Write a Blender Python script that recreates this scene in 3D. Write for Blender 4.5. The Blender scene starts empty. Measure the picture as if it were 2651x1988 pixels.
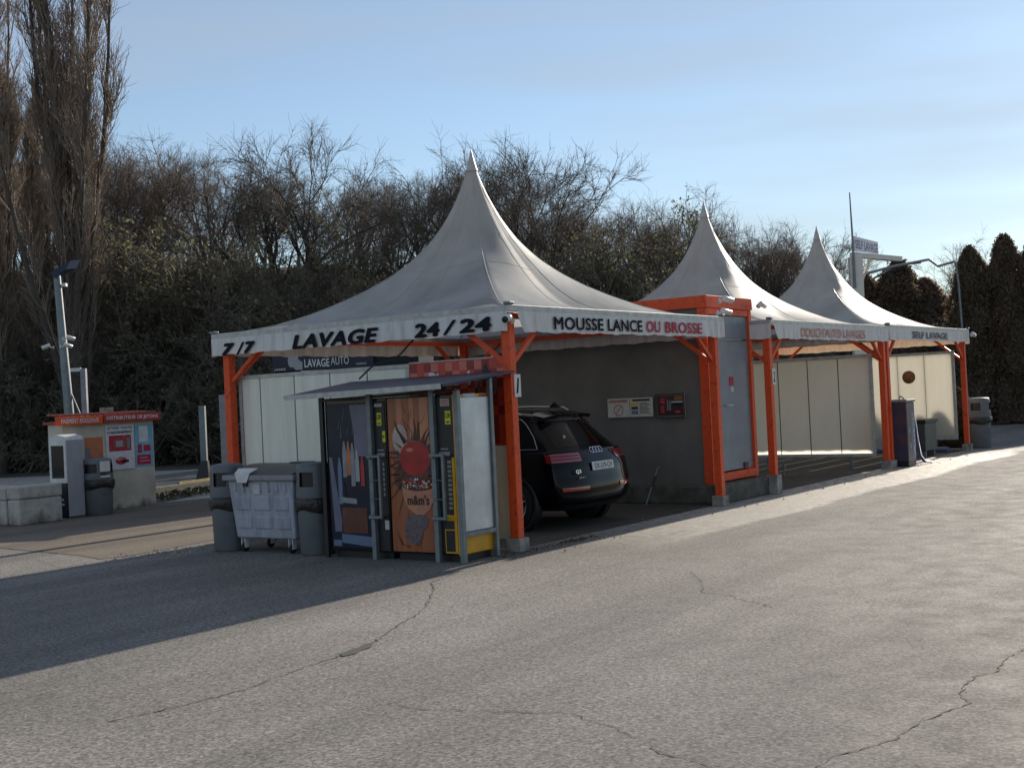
import bpy, math, random
import numpy as np
from mathutils import Vector, Matrix
R = math.radians
sc = bpy.context.scene
COL = sc.collection

# ------------------------------------------------------------------ camera
EYE = 1.7
roll, pitch = R(2.748), R(0.604)
F = Vector((0, math.cos(pitch), math.sin(pitch)))
R0 = Vector((1, 0, 0)); U0 = R0.cross(F)
RR = math.cos(roll)*R0 - math.sin(roll)*U0
UU = math.cos(roll)*U0 + math.sin(roll)*R0
cam_d = bpy.data.cameras.new("camera"); cam = bpy.data.objects.new("camera", cam_d); COL.objects.link(cam)
M = Matrix((RR, UU, -F)).transposed().to_4x4(); M.translation = Vector((0, 0, EYE))
cam.matrix_world = M
cam_d.sensor_width = 36; cam_d.lens = 43.94; cam_d.clip_start = .1; cam_d.clip_end = 3000
sc.camera = cam

# ------------------------------------------------------------------ light
SUN_AZ, SUN_EL = 56.5, 20.0          # azimuth counted from +x
world = bpy.data.worlds.new("World"); sc.world = world; world.use_nodes = True
nt = world.node_tree; nt.nodes.clear()
sky = nt.nodes.new("ShaderNodeTexSky"); sky.sky_type = 'NISHITA'; sky.sun_disc = False
sky.sun_elevation = R(SUN_EL); sky.sun_rotation = R(90-SUN_AZ)
sky.air_density = 1.0; sky.dust_density = .08; sky.ozone_density = 2.2; sky.altitude = 100
tc = nt.nodes.new("ShaderNodeTexCoord")
mp = nt.nodes.new("ShaderNodeMapping"); mp.inputs['Scale'].default_value = (1.2, 2.5, 11)
mp.inputs['Rotation'].default_value = (.25, .12, .3)
nz = nt.nodes.new("ShaderNodeTexNoise"); nz.inputs['Scale'].default_value = 1.6; nz.inputs['Detail'].default_value = 3
rp = nt.nodes.new("ShaderNodeMapRange"); rp.inputs[1].default_value = .34; rp.inputs[2].default_value = .72
rp.inputs[3].default_value = .22; rp.inputs[4].default_value = .62
mx = nt.nodes.new("ShaderNodeMixRGB"); mx.inputs[2].default_value = (3.35, 3.65, 4.1, 1)
bg = nt.nodes.new("ShaderNodeBackground"); bg.inputs[1].default_value = .1
out = nt.nodes.new("ShaderNodeOutputWorld")
nt.links.new(tc.outputs['Generated'], mp.inputs[0]); nt.links.new(mp.outputs[0], nz.inputs['Vector'])
nt.links.new(nz.outputs[0], rp.inputs[0]); nt.links.new(rp.outputs[0], mx.inputs[0])
nt.links.new(sky.outputs[0], mx.inputs[1]); nt.links.new(mx.outputs[0], bg.inputs[0]); nt.links.new(bg.outputs[0], out.inputs[0])

sun_d = bpy.data.lights.new("sun", 'SUN'); sun_d.energy = 5.0; sun_d.angle = R(.55); sun_d.color = (1, .9, .76)
sun = bpy.data.objects.new("sun", sun_d); COL.objects.link(sun)
sv = Vector((math.cos(R(SUN_AZ))*math.cos(R(SUN_EL)), math.sin(R(SUN_AZ))*math.cos(R(SUN_EL)), math.sin(R(SUN_EL))))
sun.rotation_euler = sv.to_track_quat('Z', 'Y').to_euler(); sun.location = sv*60

sc.view_settings.view_transform = 'Standard'; sc.view_settings.look = 'None'
sc.view_settings.gamma = 1; sc.view_settings.use_curve_mapping = False
sc.view_settings.exposure = 0.5
sc.cycles.max_bounces = 6; sc.cycles.diffuse_bounces = 4; sc.cycles.glossy_bounces = 3
sc.cycles.transmission_bounces = 4; sc.cycles.transparent_max_bounces = 8
sc.cycles.caustics_reflective = False; sc.cycles.caustics_refractive = False
sc.cycles.sample_clamp_indirect = 4

# ------------------------------------------------------------------ frame of the wash building
TH = R(54.75); CX, CY = -.02, 13.8
ax, ay = math.cos(TH), math.sin(TH)
def W(s, t, z=0): return Vector((CX+s*ax-t*ay, CY+s*ay+t*ax, z))

# ------------------------------------------------------------------ materials
def rgb(c): return (c[0], c[1], c[2], 1)
def mat(name, c, rough=.6, metal=0, var=.15, scale=6, c2=None, bump=0, bscale=60, trans=0, spec=.5,
        stretch=None, edges=(.35, .7), fac=1.0, coat=0, tcol=None):
    m = bpy.data.materials.new(name); m.use_nodes = True
    n = m.node_tree; b = n.nodes['Principled BSDF']; o = n.nodes['Material Output']
    t = n.nodes.new('ShaderNodeTexCoord'); mpn = n.nodes.new('ShaderNodeMapping')
    if stretch: mpn.inputs['Scale'].default_value = stretch
    n.links.new(t.outputs['Object'], mpn.inputs[0])
    z = n.nodes.new('ShaderNodeTexNoise'); z.inputs['Scale'].default_value = scale; z.inputs['Detail'].default_value = 7
    z.inputs['Roughness'].default_value = .62
    n.links.new(mpn.outputs[0], z.inputs['Vector'])
    r = n.nodes.new('ShaderNodeMapRange'); r.inputs[1].default_value, r.inputs[2].default_value = edges
    r.inputs[4].default_value = fac
    n.links.new(z.outputs[0], r.inputs[0])
    x = n.nodes.new('ShaderNodeMixRGB'); n.links.new(r.outputs[0], x.inputs[0])
    x.inputs[1].default_value = rgb(c)
    x.inputs[2].default_value = rgb(c2 if c2 else [v*(1-var) for v in c])
    n.links.new(x.outputs[0], b.inputs['Base Color'])
    b.inputs['Roughness'].default_value = rough; b.inputs['Metallic'].default_value = metal
    b.inputs['Specular IOR Level'].default_value = spec
    if coat: b.inputs['Coat Weight'].default_value = coat; b.inputs['Coat Roughness'].default_value = .05
    if bump:
        z2 = n.nodes.new('ShaderNodeTexNoise'); z2.inputs['Scale'].default_value = bscale; z2.inputs['Detail'].default_value = 4
        n.links.new(t.outputs['Object'], z2.inputs['Vector'])
        bp = n.nodes.new('ShaderNodeBump'); bp.inputs['Strength'].default_value = bump; bp.inputs['Distance'].default_value = .02
        n.links.new(z2.outputs[0], bp.inputs['Height']); n.links.new(bp.outputs[0], b.inputs['Normal'])
    if trans:
        tr = n.nodes.new('ShaderNodeBsdfTranslucent')
        if tcol: tr.inputs[0].default_value = rgb(tcol)
        else: n.links.new(x.outputs[0], tr.inputs[0])
        ms = n.nodes.new('ShaderNodeMixShader'); ms.inputs[0].default_value = trans
        n.links.new(b.outputs[0], ms.inputs[1]); n.links.new(tr.outputs[0], ms.inputs[2])
        n.links.new(ms.outputs[0], o.inputs[0])
    return m

MT = {}
MT['pvc'] = mat('tent_membrane', (.43, .43, .42), .5, scale=1.5, c2=(.22, .22, .215), trans=.32, stretch=(1, 1, .35), edges=(.38, .72), bump=.15, bscale=4, tcol=(.72, .71, .70), spec=.3)
MT['cap'] = mat('membrane_cap', (.6, .56, .5), .45, scale=8, c2=(.4, .37, .33))
MT['valance'] = mat('valance_cloth', (.74, .745, .74), .45, scale=3, c2=(.42, .405, .37), trans=.16, edges=(.45, .8), stretch=(3, 3, .5), tcol=(.6, .4, .2), spec=.4)
MT['weldseam'] = mat('welded_seam', (.40, .40, .39), .5)
MT['alu'] = mat('white_aluminium', (.5, .5, .48), .4, .1, scale=10, c2=(.32, .31, .29))
MT['galv'] = mat('galvanised_steel', (.20, .23, .24), .5, .45, scale=9, c2=(.14, .16, .17), edges=(.4, .7))
MT['alupanel'] = mat('brushed_aluminium', (.58, .63, .68), .38, .55, scale=2, c2=(.36, .38, .4))
MT['orange'] = mat('orange_paint', (.70, .085, .022), .5, spec=.3, scale=14, c2=(.36, .05, .02), edges=(.52, .72))
MT['concrete'] = mat('concrete', (.38, .36, .32), .9, scale=7, c2=(.12, .11, .10), bump=.5, bscale=40)
MT['darkconcrete'] = mat('mossy_concrete', (.12, .11, .095), .85, scale=5, c2=(.04, .042, .03), bump=.6, bscale=30)
MT['cream'] = mat('cream_sandwich_panel', (.82, .81, .70), .45, scale=2, c2=(.66, .66, .57), stretch=(1, 4, .4))
MT['poly'] = mat('cream_translucent_panel', (.60, .56, .45), .5, scale=2.2, c2=(.46, .42, .33), trans=.5, stretch=(1, 3, .6), tcol=(.88, .86, .80))
MT['poly2'] = mat('weathered_cream_panel', (.84, .75, .58), .5, scale=1.6, c2=(.66, .59, .45), stretch=(1, 2, .8), trans=.72, tcol=(.97, .93, .82))
MT['crackfill'] = mat('dark_crack', (.06, .05, .042), .95)  # dark brown of the ground cracks themselves
MT['seam'] = mat('dark_seam', (.05, .05, .045), .8)
MT['greywall'] = mat('grey_render', (.17, .16, .15), .7, spec=.2, scale=1.3, c2=(.12, .115, .11), bump=.15, bscale=30)
MT['greydoor'] = mat('grey_door_paint', (.20, .23, .27), .45, scale=3, c2=(.15, .17, .2))
MT['black'] = mat('black_plastic', (.012, .012, .014), .45)
MT['matblack'] = mat('black_text_vinyl', (.010, .012, .02), .75, c2=(.02, .024, .035), scale=9, edges=(.6, .85), spec=.12)
MT['dkblue'] = mat('dark_blue_vinyl', (.006, .009, .024), .3, c2=(.012, .02, .05), scale=3, spec=.3)
MT['crimson'] = mat('crimson_vinyl', (.42, .03, .06), .6, spec=.2, c2=(.55, .2, .22), scale=9, edges=(.55, .8))
MT['fadedred'] = mat('faded_red_vinyl', (.55, .16, .12), .6, c2=(.62, .5, .46), scale=14, edges=(.45, .7))
MT['fadedgrey'] = mat('faded_lettering', (.06, .065, .08), .6, c2=(.3, .3, .32), scale=10, edges=(.5, .75))
MT['white'] = mat('white_paint', (.66, .66, .65), .4, c2=(.5, .5, .49))
MT['paper'] = mat('paper', (.55, .54, .52), .7, c2=(.42, .4, .38), scale=20)
MT['red'] = mat('red_paint', (.45, .02, .02), .4, c2=(.3, .02, .02))
MT['yellow'] = mat('yellow_paint', (.72, .36, .01), .35, c2=(.55, .27, .01))
MT['dullyellow'] = mat('worn_yellow_paint', (.42, .30, .06), .7, c2=(.2, .16, .08), scale=12, edges=(.45, .6))
MT['lime'] = mat('yellow_label', (.65, .62, .02), .5)
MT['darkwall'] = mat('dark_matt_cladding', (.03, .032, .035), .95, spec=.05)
MT['glass'] = mat('dark_glass', (.01, .012, .016), .06, spec=.6)
MT['darkglossy'] = mat('dark_gloss_panel', (.008, .008, .01), .18)
MT['bingrey'] = mat('grey_bin_plastic', (.115, .125, .135), .5, scale=5, c2=(.075, .08, .088), edges=(.5, .8))
MT['bag'] = mat('bin_bag', (.02, .018, .016), .35, bump=.8, bscale=18)
MT['contgrey'] = mat('pale_container_plastic', (.38, .39, .45), .5, scale=3, c2=(.21, .215, .25), stretch=(3, 3, .8), edges=(.45, .75))
MT['contrim'] = mat('container_rim', (.27, .27, .29), .5, c2=(.18, .18, .19))
MT['lid'] = mat('dark_lid', (.06, .075, .075), .4, c2=(.035, .04, .04))
MT['canopy'] = mat('dark_blue_sheet', (.022, .035, .07), .45, c2=(.035, .05, .085), scale=4, spec=.2)
MT['render'] = mat('cream_render', (.60, .55, .45), .85, scale=1.6, c2=(.38, .34, .275), bump=.2, bscale=50)
MT['pale'] = mat('pale_plastic', (.34, .35, .37), .5, scale=3, c2=(.28, .28, .3))
MT['rust'] = mat('orange_plate', (.55, .17, .06), .5, c2=(.35, .12, .07))
MT['sky_poster'] = mat('cyan_print', (.12, .35, .5), .45, c2=(.2, .45, .6), scale=3)
MT['carpaint'] = mat('black_car_paint', (.003, .0035, .006), .10, spec=.2)
MT['carblack'] = mat('black_trim', (.01, .01, .01), .55)
MT['carglass'] = mat('tinted_glass', (.003, .003, .004), .06, spec=.25)
MT['lamp'] = mat('tail_lamp_red', (.24, .004, .01), .15, coat=1, c2=(.3, .004, .008))
MT['chrome'] = mat('chrome', (.6, .6, .62), .18, 1)
MT['rubber'] = mat('rubber', (.015, .015, .015), .8)
MT['plate'] = mat('plate_white', (.62, .64, .66), .4)
MT['bluehose'] = mat('blue_hose', (.05, .09, .25), .45)
MT['navyprint'] = mat('navy_print', (.04, .04, .075), .4, c2=(.09, .05, .06), scale=4, edges=(.45, .6))
MT['bark'] = mat('dark_bark', (.085, .068, .055), .9, scale=8, c2=(.045, .038, .032), bump=.6, bscale=20)
MT['twig'] = mat('twig_bark', (.15, .125, .10), .9, scale=.7, c2=(.09, .078, .062))
MT['redtwig'] = mat('reddish_twigs', (.19, .135, .105), .9, scale=.6, c2=(.13, .10, .08))
MT['poptwig'] = mat('poplar_twigs', (.29, .225, .17), .9, scale=.5, c2=(.19, .15, .12))
MT['leaf'] = mat('budding_leaves', (.18, .18, .095), .8, scale=1.2, c2=(.11, .10, .06), trans=.4)
MT['litter'] = mat('woodland_floor', (.08, .068, .048), .95, scale=.8, c2=(.02, .02, .012), bump=1, bscale=3)
MT['conifer'] = mat('conifer_foliage', (.13, .105, .065), .8, scale=1.5, c2=(.17, .11, .075), trans=.42)
MT['conifer2'] = mat('brownish_conifer_foliage', (.24, .15, .105), .8, scale=1.2, c2=(.13, .10, .06), trans=.42)
MT['grass'] = mat('grass_blades', (.05, .07, .025), .8, scale=9, c2=(.09, .08, .035), trans=.25)
MT['posterorange'] = mat('poster_orange', (.38, .12, .045), .3, scale=3, c2=(.20, .055, .03), stretch=(1, 6, .3))
MT['posterlight'] = mat('poster_peach', (.50, .20, .10), .3, c2=(.45, .16, .1), scale=3)
MT['posterdark'] = mat('poster_crack', (.07, .02, .014), .35, c2=(.14, .035, .02), scale=7)
MT['brown'] = mat('brown_print', (.05, .015, .01), .4)
MT['mauve'] = mat('mauve_print', (.17, .13, .15), .3, c2=(.07, .05, .07), scale=30)
MT['candyred'] = mat('red_sweet_print', (.42, .012, .02), .22, c2=(.2, .005, .01), scale=5)
MT['paletan'] = mat('pale_sweet_print', (.5, .38, .34), .3, c2=(.3, .2, .2), scale=5)
MT['bowl'] = mat('bowl_print', (.5, .22, .13), .3, c2=(.38, .15, .1), scale=5)
MT['lav'] = mat('lavender_print', (.15, .15, .22), .3, c2=(.10, .105, .17), scale=3)
MT['steelblue'] = mat('blue_grey_print', (.12, .17, .28), .35)
MT['cream_lit'] = mat('cream_paint_post', (.75, .7, .62), .5)
MT['signpanel'] = mat('pale_sign_panel', (.62, .64, .7), .5, trans=.5, tcol=(.7, .72, .8))
MT['tile'] = mat('red_tiles', (.30, .07, .045), .7)
MT['checkA'] = mat('checker_red', (.55, .055, .035), .45)
MT['checkB'] = mat('checker_dark', (.27, .02, .018), .45)
MT['checkC'] = mat('checker_pale', (.62, .17, .12), .45)
MT['darkprint'] = mat('dark_board_print', (.05, .02, .018), .3)
MT['wood'] = mat('brown_disc', (.42, .22, .10), .6, c2=(.25, .12, .05), scale=12, trans=.35, tcol=(.5, .22, .08))
MT['roofsheet'] = mat('sheet_roof', (.2, .2, .2), .5)

def asphalt(name, c1, c2, grain=1.0, wet=False):
    m = bpy.data.materials.new(name); m.use_nodes = True
    n = m.node_tree; b = n.nodes['Principled BSDF']; L = n.links.new
    t = n.nodes.new('ShaderNodeTexCoord')
    def noise(s, d=4, stretch=None, rough=.6):
        z = n.nodes.new('ShaderNodeTexNoise'); z.inputs['Scale'].default_value = s; z.inputs['Detail'].default_value = d
        z.inputs['Roughness'].default_value = rough
        if stretch:
            q = n.nodes.new('ShaderNodeMapping'); q.inputs['Scale'].default_value = stretch
            L(t.outputs['Object'], q.inputs[0]); L(q.outputs[0], z.inputs['Vector'])
        else: L(t.outputs['Object'], z.inputs['Vector'])
        return z
    def mr(src, a, b_, lo=0, hi=1):
        r = n.nodes.new('ShaderNodeMapRange'); r.inputs[1].default_value = a; r.inputs[2].default_value = b_
        r.inputs[3].default_value = lo; r.inputs[4].default_value = hi; L(src, r.inputs[0]); return r.outputs[0]
    def mix(f, a, b_, mode='MIX'):
        x = n.nodes.new('ShaderNodeMixRGB'); x.blend_type = mode
        if isinstance(f, float): x.inputs[0].default_value = f
        else: L(f, x.inputs[0])
        for i, v in ((1, a), (2, b_)):
            if isinstance(v, tuple): x.inputs[i].default_value = v
            else: L(v, x.inputs[i])
        return x.outputs[0]
    big = mr(noise(.35, 6).outputs[0], .35, .65)
    col = mix(big, rgb(c1), rgb(c2))
    tracks = mr(noise(.8, 4, (.10, 1.3, 1)).outputs[0], .40, .60, 0, .9)
    col = mix(tracks, col, rgb([v*.6 for v in c1]))
    # pebbles of the aggregate
    v = n.nodes.new('ShaderNodeTexVoronoi'); v.inputs['Scale'].default_value = 66/grain
    L(t.outputs['Object'], v.inputs['Vector'])
    peb = n.nodes.new('ShaderNodeSeparateColor'); L(v.outputs['Color'], peb.inputs[0])
    f1 = mr(peb.outputs[0], 0, 1, .55, 1.5)
    cmb = n.nodes.new('ShaderNodeCombineColor'); [L(f1, cmb.inputs[i]) for i in range(3)]
    col = mix(.85, col, cmb.outputs[0], 'MULTIPLY')
    v2 = noise(30/grain, 4); f2 = mr(v2.outputs[0], .32, .68, .66, 1.3)
    cm2 = n.nodes.new('ShaderNodeCombineColor'); [L(f2, cm2.inputs[i]) for i in range(3)]
    col = mix(.9, col, cm2.outputs[0], 'MULTIPLY')
    spots = mr(noise(5, 3).outputs[0], .70, .76, 0, .7)
    col = mix(spots, col, rgb([v_*.4 for v_ in c1]))
    rough = mr(noise(3, 3).outputs[0], .3, .7, .78, .95)
    if wet:  # strip along the bay fronts: colour mixed paler, surface glossier
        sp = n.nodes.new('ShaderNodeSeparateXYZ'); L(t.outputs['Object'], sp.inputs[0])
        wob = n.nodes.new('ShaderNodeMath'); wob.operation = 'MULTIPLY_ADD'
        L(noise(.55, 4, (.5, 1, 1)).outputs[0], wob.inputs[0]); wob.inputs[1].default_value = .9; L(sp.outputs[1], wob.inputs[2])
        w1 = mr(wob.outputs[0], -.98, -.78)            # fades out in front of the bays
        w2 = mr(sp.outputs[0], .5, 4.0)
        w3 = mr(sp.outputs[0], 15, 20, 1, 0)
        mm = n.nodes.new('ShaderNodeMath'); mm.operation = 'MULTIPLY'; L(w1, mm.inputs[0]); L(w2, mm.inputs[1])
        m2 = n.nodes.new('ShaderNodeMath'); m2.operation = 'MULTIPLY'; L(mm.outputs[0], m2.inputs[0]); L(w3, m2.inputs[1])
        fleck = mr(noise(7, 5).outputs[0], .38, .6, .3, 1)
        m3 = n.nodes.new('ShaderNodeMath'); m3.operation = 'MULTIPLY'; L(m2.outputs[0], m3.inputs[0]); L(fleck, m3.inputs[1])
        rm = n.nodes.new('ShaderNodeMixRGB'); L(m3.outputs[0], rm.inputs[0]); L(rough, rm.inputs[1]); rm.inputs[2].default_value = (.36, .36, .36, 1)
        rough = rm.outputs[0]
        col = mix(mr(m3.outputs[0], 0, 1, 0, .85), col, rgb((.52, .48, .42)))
    L(col, b.inputs['Base Color']); L(rough, b.inputs['Roughness'])
    b.inputs['Specular IOR Level'].default_value = .22
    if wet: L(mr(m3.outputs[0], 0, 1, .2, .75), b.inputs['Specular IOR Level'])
    bp = n.nodes.new('ShaderNodeBump'); bp.inputs['Strength'].default_value = .42; bp.inputs['Distance'].default_value = .009*grain
    hh = n.nodes.new('ShaderNodeMath'); hh.operation = 'ADD'; L(peb.outputs[1], hh.inputs[0]); L(v2.outputs[0], hh.inputs[1])
    L(hh.outputs[0], bp.inputs['Height']); L(bp.outputs[0], b.inputs['Normal'])
    return m
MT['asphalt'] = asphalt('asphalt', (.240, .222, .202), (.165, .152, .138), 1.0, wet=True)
MT['asphalt_old'] = asphalt('smooth_tan_asphalt', (.20, .165, .13), (.15, .125, .10), .6)
MT['road'] = asphalt('grey_road', (.17, .165, .16), (.14, .135, .13), .7)
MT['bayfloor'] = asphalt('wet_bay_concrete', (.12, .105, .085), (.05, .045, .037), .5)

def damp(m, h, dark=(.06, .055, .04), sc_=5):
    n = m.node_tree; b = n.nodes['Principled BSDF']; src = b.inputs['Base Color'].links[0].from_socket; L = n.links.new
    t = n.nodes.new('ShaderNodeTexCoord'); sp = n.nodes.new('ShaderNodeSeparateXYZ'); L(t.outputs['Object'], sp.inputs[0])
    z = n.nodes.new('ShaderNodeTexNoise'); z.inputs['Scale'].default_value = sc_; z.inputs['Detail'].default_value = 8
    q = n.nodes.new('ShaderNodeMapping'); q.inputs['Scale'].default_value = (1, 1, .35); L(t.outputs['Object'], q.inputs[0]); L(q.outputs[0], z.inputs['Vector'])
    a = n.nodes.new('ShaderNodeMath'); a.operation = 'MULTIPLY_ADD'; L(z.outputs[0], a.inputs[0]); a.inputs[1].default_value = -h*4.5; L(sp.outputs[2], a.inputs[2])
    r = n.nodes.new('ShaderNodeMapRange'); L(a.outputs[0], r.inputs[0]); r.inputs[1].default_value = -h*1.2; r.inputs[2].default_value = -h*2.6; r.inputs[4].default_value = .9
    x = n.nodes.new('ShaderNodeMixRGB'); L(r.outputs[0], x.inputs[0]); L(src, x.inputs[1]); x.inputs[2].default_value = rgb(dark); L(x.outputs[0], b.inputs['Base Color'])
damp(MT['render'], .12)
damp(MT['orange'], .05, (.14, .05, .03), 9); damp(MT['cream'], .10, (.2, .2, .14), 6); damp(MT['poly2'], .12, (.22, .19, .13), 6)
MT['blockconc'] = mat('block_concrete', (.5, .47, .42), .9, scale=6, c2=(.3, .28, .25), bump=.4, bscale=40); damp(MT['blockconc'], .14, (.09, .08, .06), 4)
# ------------------------------------------------------------------ mesh builder
def frame(p, x, y):
    """matrix with origin p, x axis and y axis given (unit vectors)"""
    x = Vector(x); y = Vector(y); z = x.cross(y)
    m = Matrix((x, y, z)).transposed().to_4x4(); m.translation = Vector(p); return m
FRONT = lambda x, y, z: frame((x, y, z), (1, 0, 0), (0, 0, 1))      # faces -t, reads along +s
LEFT = lambda x, y, z: frame((x, y, z), (0, -1, 0), (0, 0, 1))       # faces -s, reads along -t

class MB:
    def __init__(s): s.v = []; s.f = []; s.mi = []; s.mats = []; s.cur = 0; s.sm = []; s.smooth = False
    def use(s, m):
        m = MT[m] if isinstance(m, str) else m
        if m not in s.mats: s.mats.append(m)
        s.cur = s.mats.index(m); return s
    def add(s, vs, fs, M_=None):
        n = len(s.v)
        for p in vs:
            s.v.append(tuple(M_ @ Vector(p)) if M_ else tuple(p))
        for f in fs: s.f.append([i+n for i in f]); s.mi.append(s.cur); s.sm.append(s.smooth)
        return s
    def box(s, x0, x1, y0, y1, z0, z1, M_=None):
        vs = [(x, y, z) for z in (z0, z1) for y in (y0, y1) for x in (x0, x1)]
        return s.add(vs, [(0, 2, 3, 1), (4, 5, 7, 6), (0, 1, 5, 4), (2, 6, 7, 3), (0, 4, 6, 2), (1, 3, 7, 5)], M_)
    def quad(s, *p, M_=None): return s.add(p, [tuple(range(len(p)))], M_)
    def rect(s, x0, x1, y0, y1, z=0, M_=None): return s.quad((x0, y0, z), (x1, y0, z), (x1, y1, z), (x0, y1, z), M_=M_)
    def bar(s, p, q, w, h=None, up=(0, 0, 1)):
        h = h or w; p = Vector(p); q = Vector(q); d = (q-p).normalized(); u = Vector(up)
        if abs(d.dot(u)) > .95: u = Vector((1, 0, 0))
        a = d.cross(u).normalized()*w/2; b = a.cross(d).normalized()*h/2
        vs = [p-a-b, p+a-b, p+a+b, p-a+b, q-a-b, q+a-b, q+a+b, q-a+b]
        return s.add(vs, [(0, 3, 2, 1), (4, 5, 6, 7), (0, 1, 5, 4), (1, 2, 6, 5), (2, 3, 7, 6), (3, 0, 4, 7)])
    def tube(s, pts, r, k=8, caps=True):
        pts = [Vector(p) for p in pts]; rs = r if isinstance(r, (list, tuple)) else [r]*len(pts)
        old = s.smooth; s.smooth = True; vs = []; prev = None
        for i, p in enumerate(pts):
            d = (pts[min(i+1, len(pts)-1)]-pts[max(i-1, 0)]).normalized()
            if prev is None:
                prev = d.cross(Vector((0, 0, 1)) if abs(d.z) < .9 else Vector((1, 0, 0))).normalized()
            prev = (prev - d*prev.dot(d)).normalized(); b = d.cross(prev)
            for j in range(k):
                a = 2*math.pi*j/k; vs.append(p+(prev*math.cos(a)+b*math.sin(a))*rs[i])
        fs = [(i*k+j, i*k+(j+1) % k, (i+1)*k+(j+1) % k, (i+1)*k+j) for i in range(len(pts)-1) for j in range(k)]
        s.add(vs, fs); s.smooth = False
        if caps: s.add(vs[:k], [tuple(range(k))[::-1]]); s.add(vs[-k:], [tuple(range(k))])
        s.smooth = old; return s
    def lathe(s, prof, k=28, M_=None, a0=0, a1=2*math.pi, smooth=True):
        full = abs(a1-a0-2*math.pi) < 1e-6; n = k if full else k+1
        vs = [(r*math.cos(a0+(a1-a0)*j/k), r*math.sin(a0+(a1-a0)*j/k), z) for r, z in prof for j in range(n)]
        fs = [(i*n+j, i*n+(j+1) % n, (i+1)*n+(j+1) % n, (i+1)*n+j) for i in range(len(prof)-1) for j in range(k)]
        old = s.smooth; s.smooth = smooth; s.add(vs, fs, M_); s.smooth = old; return s
    def disc(s, cx, cy, r, z=0, k=20, M_=None, ry=None):
        ry = ry or r
        return s.add([(cx+r*math.cos(2*math.pi*j/k), cy+ry*math.sin(2*math.pi*j/k), z) for j in range(k)], [tuple(range(k))], M_)
    def ring(s, cx, cy, r, w, z=0, k=24, M_=None, ry=None):
        ry = ry or r; vs = []
        for j in range(k):
            c, q = math.cos(2*math.pi*j/k), math.sin(2*math.pi*j/k)
            vs += [(cx+r*c, cy+ry*q, z), (cx+(r-w)*c, cy+(ry-w)*q, z)]
        return s.add(vs, [(2*j, (2*j+2) % (2*k), (2*j+3) % (2*k), 2*j+1) for j in range(k)], M_)
    def text(s, body, w, h, M_, z=.003, bold=.0, shear=0, spacing=1, flip=False):
        """lettering fitted into a w x h box whose lower left corner is the matrix origin"""
        cu = bpy.data.curves.new('t', 'FONT'); cu.body = body; cu.size = 1; cu.offset = 0; cu.shear = shear
        cu.space_character = spacing*(1+bold*1.6); cu.resolution_u = 3; cu.fill_mode = 'FRONT'
        ob = bpy.data.objects.new('t', cu); COL.objects.link(ob)
        dg = bpy.context.evaluated_depsgraph_get(); me = bpy.data.meshes.new_from_object(ob.evaluated_get(dg))
        vs = np.array([v.co[:] for v in me.vertices]); fs = [tuple(p.vertices) for p in me.polygons]
        bpy.data.objects.remove(ob); bpy.data.curves.remove(cu); bpy.data.meshes.remove(me)
        if bold > 0:      # extra weight: the same outlines again, a hair apart
            base = vs.copy(); n0 = len(base); f0 = list(fs)
            for k_ in range(8):
                an = k_*math.pi/4; c_ = base.copy(); c_[:, 0] += math.cos(an)*bold; c_[:, 1] += math.sin(an)*bold*.8; c_[:, 2] = (k_+1)*.0002; vs = np.concatenate([vs, c_]); fs = fs+[tuple(i+n0*(k_+1) for i in f) for f in f0]
        lo = vs.min(0); hi = vs.max(0); d = hi-lo
        vs = [((p[0]-lo[0])/d[0]*w, (p[1]-lo[1])/d[1]*h, z+p[2]) for p in vs]
        return s.add(vs, fs, M_)
    def build(s, name, m=None, parent=None, bevel=0, merge=False):
        me = bpy.data.meshes.new(name)
        me.from_pydata([tuple(p) for p in s.v], [], s.f)
        mats = s.mats if s.mats else [MT[m] if isinstance(m, str) else m]
        for q in mats: me.materials.append(q)
        if s.mats: me.polygons.foreach_set('material_index', s.mi)
        me.polygons.foreach_set('use_smooth', s.sm)
        me.update()
        o = bpy.data.objects.new(name, me); COL.objects.link(o)
        if parent: o.parent = parent
        if bevel:
            md = o.modifiers.new('bevel', 'BEVEL'); md.width = bevel; md.segments = 2; md.limit_method = 'ANGLE'; md.angle_limit = R(40)
            md.harden_normals = False
        return o

def tag(o, label=None, cat=None, group=None, kind=None):
    if label: o['label'] = label
    if cat: o['category'] = cat
    if group: o['group'] = group
    if kind: o['kind'] = kind
    return o
def thing(name, label, cat, s=0, t=0, z=0, rot=0, group=None, world_loc=None):
    o = bpy.data.objects.new(name, None); COL.objects.link(o); o.empty_display_size = .2
    o.location = world_loc if world_loc is not None else W(s, t, z)
    o.rotation_euler = (0, 0, (TH if world_loc is None else 0)+rot)
    return tag(o, label, cat, group)
def copy_tree(o, parent=None):
    c = o.copy(); COL.objects.link(c); c.parent = parent
    for ch in [q for q in bpy.data.objects if q.parent == o]: copy_tree(ch, c)
    return c

# ================================================================== GROUND
def ground_obj(name, m, poly, z, kind='structure'):
    b = MB().use(m); b.quad(*[(p[0], p[1], 0) for p in poly])
    o = b.build(name); o.location = W(0, 0, z); o.rotation_euler = (0, 0, TH); o['kind'] = kind; return o
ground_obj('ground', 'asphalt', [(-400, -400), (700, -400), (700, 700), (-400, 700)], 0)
ground_obj('side_yard_paving', 'asphalt_old', [(-.13, 4.87), (-1.13, 4.7), (-1.65, 4.66), (-1.93, 4.77), (-1.75, 5.4), (-1.69, 6.0), (-1.53, 7.46),
    (-1.54, 8.79), (-1.6, 14), (9, 14.0), (6.5, 12.6), (4.4, 11.4), (5.92, 11.2), (6, 5.2), (5.2, 4.9)], .004)
ground_obj('bay_floor', 'bayfloor', [(.25, .12), (18.2, .12), (18.2, 5.2), (.25, 5.2)], .004)
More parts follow.
